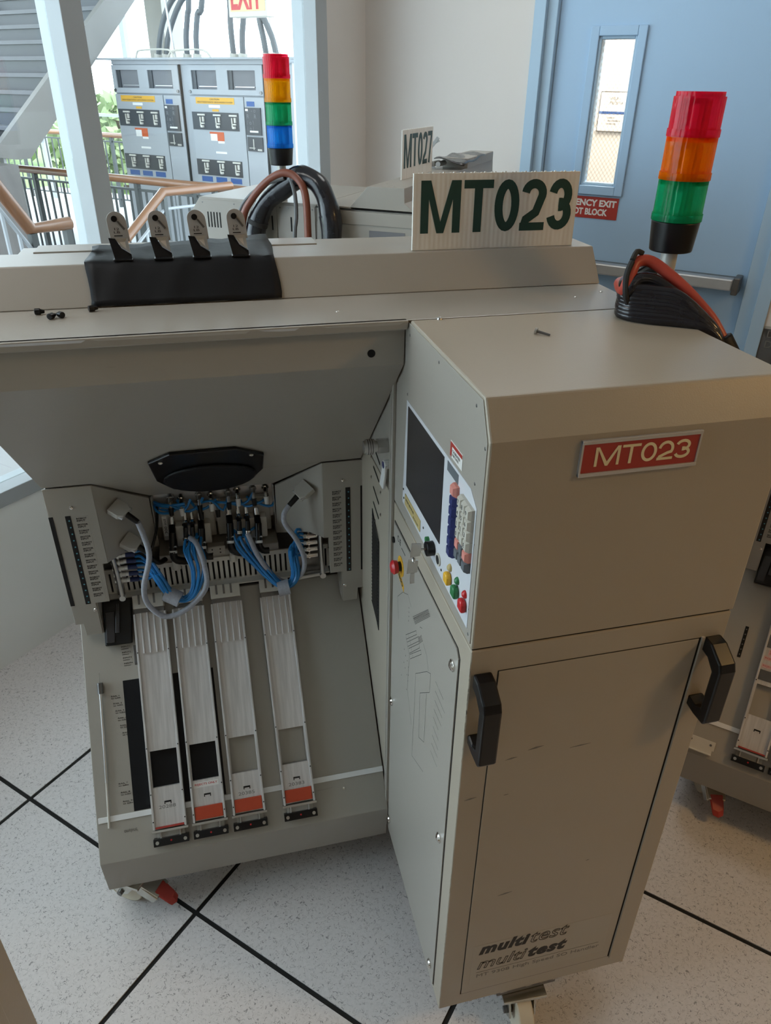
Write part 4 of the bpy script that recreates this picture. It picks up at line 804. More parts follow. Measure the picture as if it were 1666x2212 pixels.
obj('sticker_band', G().box(SX - .0010, SX - .0006, .782, .828, 1.288, 1.293).box(SX - .0010, SX - .0006, .822, .828, 1.273, 1.288), 'redlab', tg)
text('sticker_text', 'CALIBRATED\nDUE DATE', 'greyink', tg, PM((SX - .0011, .819, 1.276), (0, -1, 0), (0, 0, 1)), .004, .0001, fit=(.03, .009))
# side panel fittings
es = obj('stop_button', G().cyl((CX0 - .0024, 1.053, .946), (CX0 - .0036, 1.053, .946), .0195, n=26), 'yellow', mc, True)
obj('stop_stem', G().cyl((CX0 - .0034, 1.053, .946), (CX0 - .0105, 1.053, .946), .0092, n=18), 'black', es, True)
obj('stop_cap', G().cyl((CX0 - .0095, 1.053, .946), (CX0 - .0172, 1.053, .946), .0115, .0135, 22).cyl((CX0 - .0172, 1.053, .946), (CX0 - .0212, 1.053, .946), .0135, .009, 22), 'red', es, True)
el = obj('stop_label', G().slab([(CX0 - .0026, 1.071, .917), (CX0 - .0026, 1.030, .904), (CX0 - .0026, 1.030, .918), (CX0 - .0026, 1.071, .930)], (-.0004, 0, 0)), 'yellab', mc)
text('label_text', 'EMO', 'ink', el, PM((CX0 - .0032, 1.067, .9185), (0, -.955, -.30), (0, -.30, .955)), .008, .0001, .0003, fit=(.031, .009))
text('mark_text', 'C E', 'ink', lp, PM((CX0 - .0027, 1.081, .985), (0, -1, 0), (0, 0, 1)), .014, .0001, .0002, fit=(.022, .012))
obj('mark_bar', G().box(CX0 - .0028, CX0 - .0024, 1.028, 1.052, .984, .986), 'ink', lp)
obj('jack_ring', G().cyl((CX0 - .0025, 1.104, .971), (CX0 - .006, 1.104, .971), .006, n=16), 'black', lp, True)
dw_ = G()
LINES = [[(1.071, .866), (1.036, .901), (1.002, .92), (.98, .909)], [(1.071, .866), (1.06, .82)], [(.968, .897), (.886, .975)], [(.965, .896), (.884, .975)], [(.963, .896), (.882, .974)], [(.961, .895), (.88, .973)], [(.958, .894), (.878, .973)], [(.956, .893), (.876, .972)], [(.953, .893), (.874, .971)], [(.925, .909), (.912, .916)], [(.932, .878), (.914, .9)], [(.93, .877), (.912, .899)], [(.929, .875), (.91, .897)], [(.928, .873), (.908, .896)], [(.926, .872), (.905, .896)], [(.938, .794), (.876, .854), (.856, .867), (.857, .825), (.908, .776), (.903, .673), (.872, .693), (.872, .808)], [(.938, .794), (.937, .714), (.94, .585), (.868, .622)], [(1.007, .822), (.98, .799), (.986, .714), (.951, .655)], [(.902, .892), (.88, .883), (.869, .861)],
         [(1.008, .825), (.945, .885), (.941, .880), (1.003, .819)], [(.992, .842), (.987, .836)], [(.997, .817), (.928, .886), (.924, .880), (.992, .811)], [(.981, .837), (.976, .830)], [(.986, .811), (.925, .873), (.921, .867), (.981, .804)], [(.972, .829), (.967, .822)], [(.979, .803), (.914, .868), (.910, .862), (.974, .797)], [(.964, .822), (.959, .815)], [(.83, .874), (.816, .874)], [(.814, .874), (.789, .874)], [(.829, .855), (.779, .855)], [(.829, .835), (.789, .835)], [(.83, .814), (.79, .816)], [(.83, .796), (.803, .794)], [(.829, .776), (.799, .774)], [(.831, .754), (.797, .754)], [(.832, .734), (.798, .736)], [(.834, .713), (.798, .714)]]
for ln in LINES:
    for (ya, za), (yb, zb) in zip(ln, ln[1:]):
        d = Vector((0, yb - ya, zb - za)); n = Vector((1, 0, 0)).cross(d).normalized() * .00042; a = Vector((CX0 - .0027, ya, za)); b = Vector((CX0 - .0027, yb, zb))
        dw_.face([a - n, b - n, b + n, a + n])
for y, z in [(.994, .897), (.993, .888), (.993, .879), (.993, .869), (1.015, .785), (1.005, .778), (1.014, .754), (.993, .776), (1.005, .748), (.983, .769), (.992, .743), (.982, .751), (.984, .735), (.99, .708), (1.029, .709)]:
    dw_.face([(CX0 - .0027, y + .0014 * cos(a), z + .0014 * sin(a)) for a in [i * pi / 4 for i in range(8)]])
obj('line_drawing', dw_, 'ink', lp)
# side plate between tower and cabinet: coupling, valve, slots, vent
cp = obj('air_coupling', G().cyl((.296, 1.172, 1.130), (.290, 1.172, 1.130), .0125, n=16).cyl((.291, 1.172, 1.130), (.275, 1.172, 1.130), .0142, n=6).cyl((.275, 1.172, 1.130), (.270, 1.172, 1.130), .0100, n=18).cyl((.270, 1.172, 1.130), (.254, 1.172, 1.130), .0138, n=22).cyl((.254, 1.172, 1.130), (.250, 1.172, 1.130), .0115, n=22), 'steel', mc, True)
for q in range(3): obj('coupling_ring', G().cyl((.266 - .004 * q, 1.172, 1.130), (.2645 - .004 * q, 1.172, 1.130), .0143, n=22), 'darksteel', cp, True)
obj('valve_lever', G().slab([(CX0 - .006, 1.163, 1.104), (CX0 - .006, 1.147, 1.099), (CX0 - .006, 1.163, 1.045), (CX0 - .006, 1.188, 1.044)], (-.006, 0, 0)).cyl((CX0, 1.158, 1.098), (CX0 - .012, 1.158, 1.098), .009, n=16), 'white', mc, bevel=.002)
obj('valve_disc', G().cyl((CX0 - .012, 1.157, 1.099), (CX0 - .0128, 1.157, 1.099), .0065, n=16), 'navy', mc)
for (ya, za, yb, zb) in ((1.279, 1.075, 1.231, 1.063), (1.286, 1.031, 1.238, 1.022), (1.286, .985, 1.238, .972), (1.286, .950, 1.238, .938)):
    obj('cooling_slot', G().slab([(CX0 - .0003, ya, za + .002), (CX0 - .0003, yb, zb + .002), (CX0 - .0003, yb, zb - .002), (CX0 - .0003, ya, za - .002)], (-.0008, 0, 0)), 'gap', mc)
for y, z in ((1.305, 1.044), (1.305, .998), (1.222, 1.006), (1.222, .956), (1.268, .915), (1.27, .69)): obj('screw', (lambda g: (screw(g, (CX0, y, z), (-1, 0, 0), .0038, .002), g)[1])(G()), 'chrome', mc, True)
vg = obj('vent_grille', G().slab([(CX0 - .0003, 1.295, .930), (CX0 - .0003, 1.232, .885), (CX0 - .0003, 1.228, .66), (CX0 - .0003, 1.290, .695)], (-.0012, 0, 0)), 'gap', mc)
for k in range(26):
    z = .918 - .0088 * k
    obj('grille_bar', G().slab([(CX0 - .0016, 1.290, z), (CX0 - .0016, 1.234, z - .022), (CX0 - .0016, 1.234, z - .0245), (CX0 - .0016, 1.290, z - .0025)], (-.0012, 0, 0)), 'darksteel', vg)
# cabinet door with frame groove, handles, logo sheet
cd = obj('cabinet_door', G().box(.338, .648, CY - .0012, CY + .001, .178, 1.0005), 'beige2', mc, bevel=.0006)
obj('door_groove', G().box(.3366, .6515, CY - .0006, CY + .001, .1766, 1.0016), 'gap', mc)
obj('frame_strip', G().box(.6515, .656, CY - .004, CY + .001, .1745, 1.0035), 'beige2', mc)
for xc in (.314, .670):
    g = G(); w = .0135
    prof = [(CY, 1.003), (CY - .018, 1.001), (CY - .044, .984), (CY - .049, .972), (CY - .049, .876), (CY - .044, .868), (CY - .020, .868), (CY, .872), (CY, .888), (CY - .018, .884), (CY - .031, .890), (CY - .031, .962), (CY - .016, .976), (CY, .979)]
    h = obj('door_handle', g.prism([(y, z) for y, z in prof], 'x', xc - w, xc + w), 'black', mc, bevel=.003)
ls = obj('logo_sheet', G().box(.352, .632, CY - .0016, CY - .001, .205, .332), 'sidesheet', cd)
pmF = lambda x, z: PM((x, CY - .0018, z), (1, 0, 0), (0, 0, 1))
text('logo_text', 'multi', 'ink', cd, pmF(.364, .300), .04, .0001, .0020, .28, space=1.12, fit=(.100, .034))
text('logo_text', 'test', 'ink', cd, pmF(.466, .300), .04, .0001, 0, .28, fit=(.078, .032), outline=.0006)
text('logo_text', 'multi', 'ink', cd, pmF(.364, .252), .04, .0001, 0, .28, fit=(.100, .034), outline=.0006)
text('logo_text', 'test', 'ink', cd, pmF(.466, .252), .04, .0001, .0020, .28, space=1.12, fit=(.080, .032))
text('model_text', 'MT 9308 High Speed SO Handler', 'greyink', cd, pmF(.365, .222), .016, .0001, 0, 0, fit=(.255, .0135))
obj('logo_rule', G().box(.364, .617, CY - .0019, CY - .0015, .2415, .2423), 'greyink', cd)
for x0, z0, x1, z1 in ((.365, .819, .384, .822), (.470, .820, .505, .822), (.305, .745, .325, .748), (.37, .74, .378, .7405), (.385, .475, .412, .479), (.545, .52, .552, .522), (.40, .832, .425, .836)):
    obj('scratch', G().slab([(x0, CY - .0013, z0), ((x0 + x1) / 2, CY - .0013, z0 + (z1 - z0) * .3 - .0006), (x1, CY - .0013, z1), ((x0 + x1) / 2, CY - .0013, z1 + .0002)], (0, -.0003, 0)), 'greyink', cd if x0 > .338 else mc)
np_ = obj('number_plate', G().box(.409, .565, CY - .003, CY, 1.293, 1.339), 'redlab', mc, bevel=.0004)
for z in (1.2935, 1.336): obj('plate_rail', G().box(.408, .566, CY - .005, CY, z - .0015, z + .0035), 'satin', np_, bevel=.0008)
for x in (.408, .5635): obj('plate_rail', G().box(x, x + .0025, CY - .0042, CY, 1.293, 1.339), 'satin', np_)
block_letters('plate_letter', 'MT023', 'cream', np_, pmF(.427, 1.3045) @ Matrix.Translation((0, 0, .0014)), .128, .0250, .0037)
ch = G(); rc_ = random.Random(5)
for k in range(46):
    z = rc_.choice([rc_.uniform(.15, .62), rc_.uniform(.82, 1.03), rc_.uniform(.15, .4)]); h = rc_.uniform(.0015, .010); w = rc_.uniform(.0006, .0022)
    ch.face([(CX0 - .0002, CY - .0004, z), (CX0 + w, CY - .0004, z + h * .3), (CX0 + w * .7, CY - .0004, z + h * .8), (CX0 - .0002, CY - .0004, z + h)])
for k in range(16):
    x = rc_.uniform(CX0, CX1); h = rc_.uniform(.001, .003); w = rc_.uniform(.004, .015)
    ch.face([(x, CY - .0004, .1402), (x + w, CY - .0004, .1402), (x + w * .7, CY - .0004, .1402 + h), (x + w * .2, CY - .0004, .1402 + h)])
obj('chipped_paint', ch, 'connector', mc, kind='stuff')
# signal light and hoses
def stack(par, x, y, mods, zb, ztop, ped):
    s = obj('signal_light', G().cyl((x, y, zb), (x, y, zb + .045), .032, .036, 28), 'black', par, True, .002)
    obj('light_pole', G().cyl((x, y, ped), (x, y, zb + .002), .0125, n=18), 'pole', s, True)
    z = zb + .045; hh = (ztop - z) / len(mods)
    for k, m in enumerate(mods):
        top = k == len(mods) - 1
        obj('lens', G().cyl((x, y, z), (x, y, z + .010), .0372, n=28).cyl((x, y, z + .010), (x, y, z + hh - (.006 if top else .001)), .0358, n=28).cyl((x, y, z + hh - .006), (x, y, z + hh), .0335 if top else .0358, n=28), m, s, True)
        obj('lamp_core', G().cyl((x, y, z + hh - .003), (x, y, z + hh - .002), .033, n=20).box(x - .022, x + .022, y + .012, y + .0135, z + .006, z + hh * .85).cyl((x, y, z + .002), (x, y, z + .014), .014, n=12).cyl((x, y, z + .014), (x, y, z + hh * .72), .0085, n=12).box(x + .010, x + .018, y - .006, y + .004, z + .002, z + hh * .8), 'white', s, True)
        z += hh
    return s
stack(mc, .718, 1.062, ['lgrn', 'lorg', 'lred'], 1.473, 1.689, 1.05)
obj('pole_bracket', G().box(.686, .745, 1.035, 1.09, 1.05, 1.075).box(.686, .69, 1.035, 1.09, 1.0, 1.12), 'satin', mc)

# ------------------------------------------------------------------ things on machine one
LT = ['leftmost of the four tracks on the large handler, dark window and no orange plug', 'second track from the left, carrying a REJECTS ONLY sticker and an orange plug', 'third track from the left on the large handler, grey window and orange plug', 'rightmost track of the large handler, standing apart with scribed 20383']
track(I4, -.232, LT[0], False, marks='20288'); track(I4, -.1465, LT[1], True, rej=True)
track(I4, -.0595, LT[2], True, marks='20385'); track(I4, .0535, LT[3], True, marks='20383')
t = thing('push_rod', 'thin grey metal push rod with a knurled cap lying down the left of the tray', 'rod', tp(-.322, -.016, 0))
obj('rod', G().tube([tp(-.318, .285, .0065), tp(-.3205, .12, .0055), tp(-.3215, .08, .005)], .0034, 10, 2), 'steel', t, True)
obj('rod_tip', G().tube([tp(-.3215, .085, .005), tp(-.324, -.016, .0045)], .0026, 10, 1), 'ivory', t, True)
obj('cap', G().cyl(tp(-.318, .272, .0065), tp(-.318, .296, .0065), .0062, n=16), 'darksteel', t, True)
obj('wire', G().tube([tp(-.318, .296, .0065), tp(-.317, .318, .006)], .0007, 6, 1), 'chrome', t, True)
# rubber sheet over the raised cover
sh = G(); nx, P2 = 26, [(1.405, 1.4522), (1.375, 1.4512), (1.345, 1.4508), (1.315, 1.4500), (1.285, 1.4494), (1.262, 1.4492), (1.250, 1.4482), (1.242, 1.4410), (1.232, 1.4285), (1.220, 1.4130), (1.210, 1.4000), (1.2035, 1.3925)]
rows = []
for j, (y, z) in enumerate(P2):
    row = []
    for i in range(nx + 1):
        f = i / nx; x = -.169 + f * .291 + (.003 * sin(j * .8) if i in (0, nx) else 0)
        wv = .0009 * sin(f * 23 + j * .5) + .0008 * sin(f * 41 + j) + .0012
        yy = y - (.05 * (1 - f) if j < 2 else (.03 * (1 - f) if j == 2 else 0)) * (1 if j < 3 else 0)
        lift = wv * (1 if j < 7 else .5); row.append(sh.pt((x, yy - lift * (.7 if j > 6 else 0), z + lift + (.004 * f ** 6 if j == 0 else 0))))
    rows.append(row)
for A, B in zip(rows, rows[1:]):
    for i in range(nx): sh.f.append([A[i], A[i + 1], B[i + 1], B[i]])
o = obj('rubber_sheet', sh, 'rubber', None, True, label='black rubber sheet draped over the raised beige cover under four clips', cat='sheet')
md = o.modifiers.new('thick', 'SOLIDIFY'); md.thickness = .0012; md.offset = 1
# four clips
CL = ['leftmost steel clip standing on the black rubber sheet', 'second steel clip from the left on the black rubber sheet', 'third steel clip from the left on the black rubber sheet', 'rightmost steel clip on the black rubber sheet']
for k, x in enumerate((-.1165, -.0555, .0035, .0645)):
    if k == 0:
        cl0 = t = thing('spring_clip', CL[0], 'clip', (x, 1.256, 1.451), None, 'steel clips on the rubber sheet')
        def arc(w0, zt, zb, y0, y1, lean):
            pts = [(x - w0 + lean * 0, zb), (x + w0, zb)] + [(x + w0 * cos(a * pi / 10), zt - w0 + w0 * sin(a * pi / 10)) for a in range(11)]
            return pts
        up = arc(.0143, 1.5195, 1.476, 0, 0, 0)
        def yl(z): return 1.262 + (z - 1.45) * .10
        obj('clip_plate', G().slab([(px_ - (1.50 - pz_) * -.08, yl(pz_), pz_) for px_, pz_ in up], (0, .0016, 0)), 'clipm', t, bevel=.0005)
        obj('clip_jaw', G().slab([(x - .0158, 1.2635, 1.482), (x - .006, 1.262, 1.481), (x + .002, 1.259, 1.467), (x + .0155, 1.256, 1.4585), (x + .016, 1.255, 1.452), (x - .010, 1.255, 1.452)], (0, .0016, 0)), 'black', t, bevel=.0004)
        obj('jaw_skirt', G().slab([(x - .005, 1.2605, 1.4815), (x + .0125, 1.2635, 1.4815), (x + .0145, 1.2565, 1.4605), (x + .002, 1.2600, 1.468)], (0, .0012, 0)), 'steel', t)
        obj('clip_foot', G().box(x - .012, x + .017, 1.246, 1.262, 1.4505, 1.4525), 'black', t, bevel=.0005)
        obj('pivot_screw', G().cyl((x - .003, yl(1.51) - .0002, 1.509), (x - .003, yl(1.51) - .0018, 1.509), .0046, n=14).box(x - .0033, x - .0027, yl(1.51) - .0022, yl(1.51) - .0018, 1.5055, 1.5125), 'black', t, True)
        obj('spring_arm', G().slab([(x - .001, yl(1.506) - .0018, 1.5065), (x + .003, yl(1.5) - .0012, 1.5055), (x + .0115, yl(1.494) - .0012, 1.4945), (x + .009, yl(1.492) - .0012, 1.4925)], (0, .0012, 0)), 'darksteel', t)
        obj('clip_slot', G().box(x - .0065, x + .006, yl(1.4845) - .0003, yl(1.4845) + .0005, 1.4838, 1.4852), 'gap', t)
        text('stamped_marks', '12\nLB', 'black', t, PM((x - .006, yl(1.488) - .0003, 1.488), (1, 0, 0), (0, .1, 1)), .005, .0001, fit=(.009, .008))
    else: dup(cl0, (x, 1.256, 1.451), 0, CL[k])
# name boards
def board(lab, txt, P0, right, w, h, up=(0, .02, 1)):
    t = thing('name_board', lab, 'sign', Vector(P0), None)
    Bm = PM(P0, right, up); B0 = Bm @ Matrix.Translation((0, 0, -.005))
    g = G(B0).box(-w / 2, w / 2, 0, h, 0, .005)
    b = obj('board', g, 'board', t, bevel=.0004)
    fl_ = G(B0)
    for q in range(int(w / .006)): fl_.box(-w / 2 + .003 + .006 * q, -w / 2 + .0055 + .006 * q, h, h + .0008 * (q * 7 % 3), .001, .004)
    obj('board_flutes', fl_, 'board', b, kind='stuff')
    block_letters('board_letter', txt, 'dkgreen', t, Bm @ Matrix.Translation((-w / 2 + w * .045, h * .225, .0002)), w * .935, h * .685, w * .049)
    return t
board('white fluted board lettered MT023 standing on the raised cover of the large handler', 'MT023', (.5035, 1.262, 1.4475), (1, .0, 0), .296, .120)
# loose hardware on the deck
CP = ['black screw cap lying leftmost on the deck', 'left one of two black caps touching each other on the deck', 'right one of two black caps touching each other on the deck', 'black screw cap at the lower left corner of the rubber sheet']
for k, (x, y, a) in enumerate(((-.239, 1.181, 0), (-.217, 1.152, 1.1), (-.205, 1.157, 2.3), (-.164, 1.184, .4))):
    if k == 0:
        c0 = thing('screw_cap', CP[0], 'cap', (x, y, 1.3912), None, 'black caps on the deck')
        obj('cap_body', G().cyl((x - .005, y, 1.3958), (x + .003, y, 1.3958), .0046, n=12), 'black', c0, True, .0006)
        obj('cap_tip', G().cyl((x + .003, y, 1.3958), (x + .0085, y, 1.3952), .0036, .0022, 10), 'rubber', c0, True)
    else: dup(c0, (x, y, 1.3912), a, CP[k])
t = thing('loose_screw', 'single steel screw lying on top of the control cabinet', 'screw', (.455, .937, 1.391))
obj('screw_head', G().cyl((.4490, .9445, 1.3955), (.4513, .9425, 1.3950), .0046, .0044, 14), 'steel', t, True)
obj('screw_thread', G().cyl((.4513, .9425, 1.3950), (.4655, .930, 1.3925), .0021, .0015, 10), 'darksteel', t, True)
# keys in the lock
t = thing('key_pair', 'steel key in the black lock with a second key hanging from it', 'keys', (PX - .012, .876, 1.097))
kx = PX - .012
obj('key', G().box(kx - .008, kx, .8752, .8772, 1.0955, 1.0985).slab([(kx - .024, .8755, 1.085), (kx - .008, .8755, 1.086), (kx - .007, .8755, 1.107), (kx - .022, .8755, 1.109)], (0, .0020, 0)), 'steel', t, bevel=.0004)
obj('key_ring', G().tube([(kx - .016, .884 + .007 * cos(a * pi / 8), 1.080 + .011 * sin(a * pi / 8)) for a in range(17)], .0008, 6, 1), 'chrome', t, True)
obj('key', G().slab([(kx - .025, .888, 1.047), (kx - .008, .888, 1.048), (kx - .007, .888, 1.070), (kx - .023, .888, 1.072)], (0, .0020, 0)).box(kx - .019, kx - .012, .888, .890, 1.028, 1.047), 'steel', t, bevel=.0004)
# hose coil round the signal light pole
hc = thing('hose_coil', 'coil of red and black hoses and black bagged cable hung on the signal light pole', 'hoses', (.72, 1.06, 1.39))
red_path = [(.79, 1.17, 1.30), (.72, 1.14, 1.40), (.645, 1.07, 1.425), (.609, .995, 1.432), (.613, .992, 1.457), (.624, .999, 1.471), (.645, .996, 1.472), (.672, .976, 1.453), (.702, .951, 1.424), (.729, .922, 1.386), (.745, .90, 1.33), (.755, .90, 1.15), (.755, .93, .80), (.76, 1.0, .35), (.80, 1.15, .012), (.85, 1.45, .010)]
obj('red_hose', G().tube(red_path, .0085, 12, 5), 'hose', hc, True)
blk = [(.80, 1.12, 1.30), (.71, 1.10, 1.392), (.640, 1.05, 1.418), (.612, .990, 1.430), (.622, .986, 1.449), (.644, .980, 1.449), (.668, .962, 1.434), (.694, .940, 1.410), (.719, .914, 1.377), (.734, .894, 1.33), (.742, .893, 1.15), (.735, .92, .80), (.738, 1.0, .35), (.775, 1.17, .012), (.82, 1.45, .010)]
obj('black_hose', G().tube(blk, .0092, 12, 5), 'bag', hc, True)
for k in range(9):
    z = 1.3975 + .0050 * k; e = k / 8
    obj('bagged_cable', G().tube([(.78, 1.08, 1.34), (.725, 1.09, z), (.655, 1.055, z), (.615, 1.010, z), (.611 + .006 * e, .984, z), (.634 + .010 * e, .958 + .008 * e, z), (.668, .937 + .010 * e, z - .003 * e), (.700, .917 + .008 * e, 1.394 + .014 * e), (.720, .903 + .006 * e, 1.376 + .006 * e), (.732, .890, 1.33), (.738, .89, 1.2), (.738, .92, 1.0)], .0072, 10, 5, lambda f: 1 + .07 * sin(f * 13 + k * 2)), 'bag', hc, True)
obj('bag_bulge', G().ball((.648, .985, 1.432), .034, .026, .016, 18, 10), 'bag', hc, True)
obj('strap', G().tube([(.612, .992, 1.474), (.603, .986, 1.455), (.606, .982, 1.425), (.618, .984, 1.408)], .0045, 8).tube([(.612, .992, 1.476), (.622, 1.0, 1.486), (.632, 1.0, 1.483)], .004, 8), 'flat', hc, True)
obj('hose_end', G().cyl((.730, .916, 1.376), (.744, .903, 1.350), .018, n=12), 'rubber', hc, True, .003)

# ------------------------------------------------------------------ handler at the right edge
F3 = Matrix.Translation((.56, .069, 0)) @ Matrix.Rotation(radians(-43.5), 4, 'Z')
m3 = thing('test_handler', 'partly hidden beige test handler at the right edge, turned towards the left', 'machine', (-.03, 1.4, 0), F3)
body(m3, F3, .30, False)
caster(m3, -.262, 1.205, 1, radians(25)); caster(m3, .22, 1.65, 0, .6); caster(m3, -.27, 1.64, 0, 1.1); caster(m3, .22, 1.2, 0, .3)
obj('shutter_slot', G(TM).box(-.285, -.277, .180, .262, .0002, .0014), 'gap', m3, bevel=.003)
for k in range(6): obj('slot_dot', G(TM).cyl((-.281, .188 + .0132 * k, .0014), (-.281, .188 + .0132 * k, .0018), .0018, n=8), 'darksteel', m3)
fo3 = G(); a = Vector((0, 1.108, .222)); u3 = (TP - a).normalized(); n3 = Vector((0, -u3.z, u3.y)); B3 = Matrix(((1, 0, 0, 0), (0, u3.y, n3.y, a.y), (0, u3.z, n3.z, a.z), (0, 0, 0, 1)))
b3 = obj('pull_bracket', G(B3).box(-.342, -.275, .022, .045, 0, .003).box(-.338, -.279, .010, .013, 0, .016).box(-.338, -.279, .010, .024, 0, .003), 'ivory', m3, bevel=.0008)
for x in (-.332, -.285): obj('bracket_screw', G(B3).cyl((x, .035, .003), (x, .035, .0045), .003, n=10), 'darksteel', b3)
track(F3, -.232, 'aluminium track at the right edge with three printed stickers and a dark band', False, stickers=True)
track(F3, -.1465, 'second track of the right edge handler, just outside the photo', True)
dh = thing('card_holder', 'clear acrylic card holder on the wall right of the blue door', 'card holder', rw(S1 - .004, -.13, .72))
obj('card', R_().slab([(S1 - .008, -.223, .72), (S1 - .008, .02, .72), (S1 - .008, .02, .902), (S1 - .008, -.195, .902), (S1 - .008, -.217, .885)], (.003, 0, 0)), 'acryl', dh)
obj('card_base', R_().box(S1 - .005, S1 - .0005, -.2, .0, .73, .89), 'stairm', dh)
text('card_text', 'Do not\nDamage', 'greyink', dh, PM(rw(S1 - .0085, -.185, .86), RN, (0, 0, 1)), .04, .0003)
# ------------------------------------------------------------------ handler behind, seen from its right side; frame (u to its rear, v along it)
F2 = Matrix(((.8225, .5688, 0, .022), (-.5688, .8225, 0, 2.477), (0, 0, 1, 0), (0, 0, 0, 1)))
m2 = thing('test_handler', 'beige test handler behind the large one, carrying the MT027 board', 'machine', (.35, .5, 0), F2)
obj('body', G().box(.0, .39, .004, .45, .13, 1.345).box(.385, .70, .004, 1.03, .13, 1.384), 'beige', m2)
obj('cabinet_top', G().prism([(-.036, 1.346), (0, 1.391), (.392, 1.391), (.392, 1.345), (-.036, 1.335)], 'y', .002, .45), 'beige', m2, bevel=.002)
obj('cabinet_front', G().box(-.036, 0, .004, .45, .14, 1.342), 'beige', m2)
obj('deck_cover', G().box(.395, .50, .002, 1.03, 1.384, 1.391), 'beige', m2, bevel=.001)
obj('raised_cover', G().prism([(.497, 1.3895), (.552, 1.447), (.660, 1.4475), (.662, 1.409), (.690, 1.388)], 'y', .001, 1.0), 'beige', m2, bevel=.001)
ep = obj('end_panel', G().box(-.002, .262, 0, .004, 1.20, 1.384).box(.264, .388, 0, .004, 1.20, 1.384), 'beige', m2, bevel=.0008)
for k in range(5): obj('louvre_slot', G().slab([(.024 + .0105 * k, -.0006, 1.350), (.028 + .0105 * k, -.0006, 1.350), (.028 + .0105 * k, -.0006, 1.306), (.024 + .0105 * k, -.0006, 1.306)], (0, .0012, 0)), 'gap', ep)
for u in (.245, .308): obj('louvre_slot', G().box(u, u + .0045, -.0006, .0006, 1.312, 1.352), 'gap', ep)
for u in (.01, .12, .24, .275, .30, .33, .36, .38): obj('rivet', G().cyl((u, .001, 1.376), (u, -.0006, 1.376), .0022, n=8), 'darksteel', ep)
e2 = obj('end_panel', ringbox2(G(), (.40, .70, .9, 1.380), (.45, .686, 1.0, 1.345)) if False else G().box(.40, .45, 0, .004, .9, 1.380).box(.686, .70, 0, .004, .9, 1.380).box(.45, .686, 0, .004, 1.345, 1.380), 'beige', m2, bevel=.001)
obj('recess_plate', G().box(.45, .686, .0045, .006, .9, 1.345), 'frameg', m2)
obj('recess_window', G().box(.556, .664, .0025, .0042, 1.2, 1.331), 'stairm', m2)
for u in (.545, .643): obj('bolt', G().cyl((u, .003, 1.306), (u, -.002, 1.306), .005, n=12), 'darksteel', m2)
obj('cover_gap', G().box(.39, .70, -.0005, .0, 1.3835, 1.3865), 'gap', m2)
for u, v in ((.41, .05), (.42, .30), (.46, .12), (.58, .08), (.62, .03)): obj('deck_rivet', (lambda g: (screw(g, (u, v, 1.391 if u < .5 else 1.447), (0, 0, 1), .0035, .0018), g)[1])(G()), 'steel', m2, True)
stack(m2, .271, .0305, ['lblu', 'lgrn', 'lamb', 'lred'], 1.487, 1.759, 1.388)
obj('rear_rail', G().box(.575, .665, .62, .98, 1.447, 1.478), 'beige', m2, bevel=.002)
for u in (.568, .588): obj('roller', G().cyl((u, .53, 1.464), (u, .60, 1.464), .0085, n=14), 'steel', m2, True)
sh2 = G(); rr = []
for j in range(7):
    row = []
    for i in range(11):
        f = i / 10; q = j / 6; row.append(sh2.pt((.570 + .105 * q, .54 + .30 * f, 1.4805 + .0035 * sin(f * 11 + j) - .016 * (1 - f) * q * q)))
    rr.append(row)
for A, B in zip(rr, rr[1:]):
    for i in range(10): sh2.f.append([A[i], A[i + 1], B[i + 1], B[i]])
o = obj('rubber_sheet', sh2, 'screen', None, True, frame=F2, label='dark grey sheet lying on top of the handler carrying the MT027 board', cat='sheet')
md = o.modifiers.new('thick', 'SOLIDIFY'); md.thickness = .002
for k, v in enumerate((.52, .56)):
    t = thing('spring_clip', ['nearer of two grey clips leaning behind the MT027 board', 'further of two grey clips leaning behind the MT027 board'][k], 'clip', (.57, v, 1.448), F2, 'clips behind the MT027 board')
    obj('clip_plate', G().slab([(.556, v, 1.448), (.570, v, 1.448), (.562 - .03 * k, v, 1.512), (.550 - .03 * k, v, 1.512)], (0, .004, 0)), 'clipm', t)
    obj('clip_tip', G().slab([(.553 - .03 * k, v - .001, 1.506), (.560 - .03 * k, v - .001, 1.500), (.592 - .01 * k, v - .001, 1.541 - .01 * k), (.584 - .01 * k, v - .001, 1.547 - .01 * k)], (0, .005, 0)), 'steel', t)
bl = F2 @ Vector((.587, .325, 1.4475))
board('white fluted board lettered MT027 standing on the handler behind', 'MT027', bl, (.5688, .8225, 0), .285, .131, (0, 0, 1))
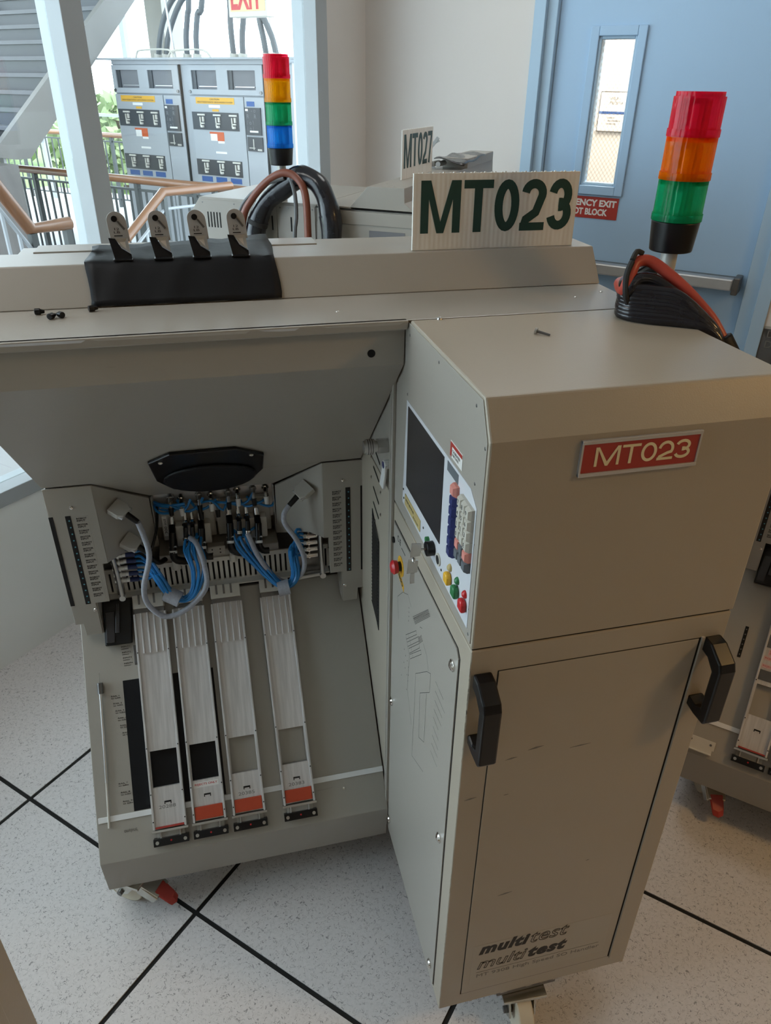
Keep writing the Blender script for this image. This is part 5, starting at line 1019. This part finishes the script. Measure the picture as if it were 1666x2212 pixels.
h2 = thing('hose_coil', 'brown hose, grey cables and black bagged bundle looped over the four colour light pole', 'hoses', (.31, -.04, 1.30), F2)
def hp(l, v): return [(u, v + .02 * abs(i - len(l) / 2) / len(l) * -1, z) for i, (u, z) in enumerate(l)]
obj('brown_hose', G().tube([(.16, -.052, 1.20)] + hp([(.182, 1.343), (.213, 1.399), (.262, 1.447), (.313, 1.474), (.351, 1.469), (.379, 1.441), (.389, 1.393), (.391, 1.3)], -.048) + [(.392, -.05, 1.1)], .0105, 12, 4), 'brown', h2, True)
obj('bagged_bundle', G().tube([(.195, -.040, 1.12), (.207, -.04, 1.28), (.218, -.035, 1.339), (.252, -.03, 1.395), (.300, -.022, 1.430), (.34, -.02, 1.458), (.375, -.022, 1.464), (.415, -.026, 1.448), (.440, -.03, 1.408), (.455, -.036, 1.355), (.458, -.042, 1.29), (.458, -.042, 1.12)], .0285, 14, 4, lambda f: 1 + .09 * sin(f * 17) + .04 * sin(f * 41)), 'bag', h2, True)
for k in range(2): obj('tie', G().cyl([(.2155, -.036, 1.330), (.450, -.034, 1.372)][k], [(.220, -.035, 1.342), (.453, -.035, 1.360)][k], .031, n=14), 'flat', h2, True)
obj('grey_cable', G().tube([(.338, -.045, 1.462), (.352, -.05, 1.421), (.353, -.05, 1.36), (.345, -.05, 1.303), (.34, -.05, 1.1)], .006, 8), 'gcable', h2, True)
obj('grey_cable', G().tube([(.155, -.056, 1.2), (.168, -.056, 1.348), (.198, -.056, 1.40), (.254, -.054, 1.44), (.32, -.05, 1.462)], .0055, 8), 'gcable', h2, True)
# ------------------------------------------------------------------ corner of a cabinet close by on the left
nc = thing('equipment_cabinet', 'corner of a beige equipment cabinet at the lower left edge of the photo', 'cabinet', (-.40, .12, 0))
obj('cabinet_body', G().box(-.62, -.178, -.10, .336, .10, 1.30), 'beige2', nc, bevel=.003)
obj('cabinet_plinth', G().box(-.60, -.20, -.08, .31, 0, .10), 'darksteel', nc)
obj('cabinet_door', G().box(-.1805, -.1745, -.06, .30, .14, 1.26), 'beige2', nc, bevel=.002)
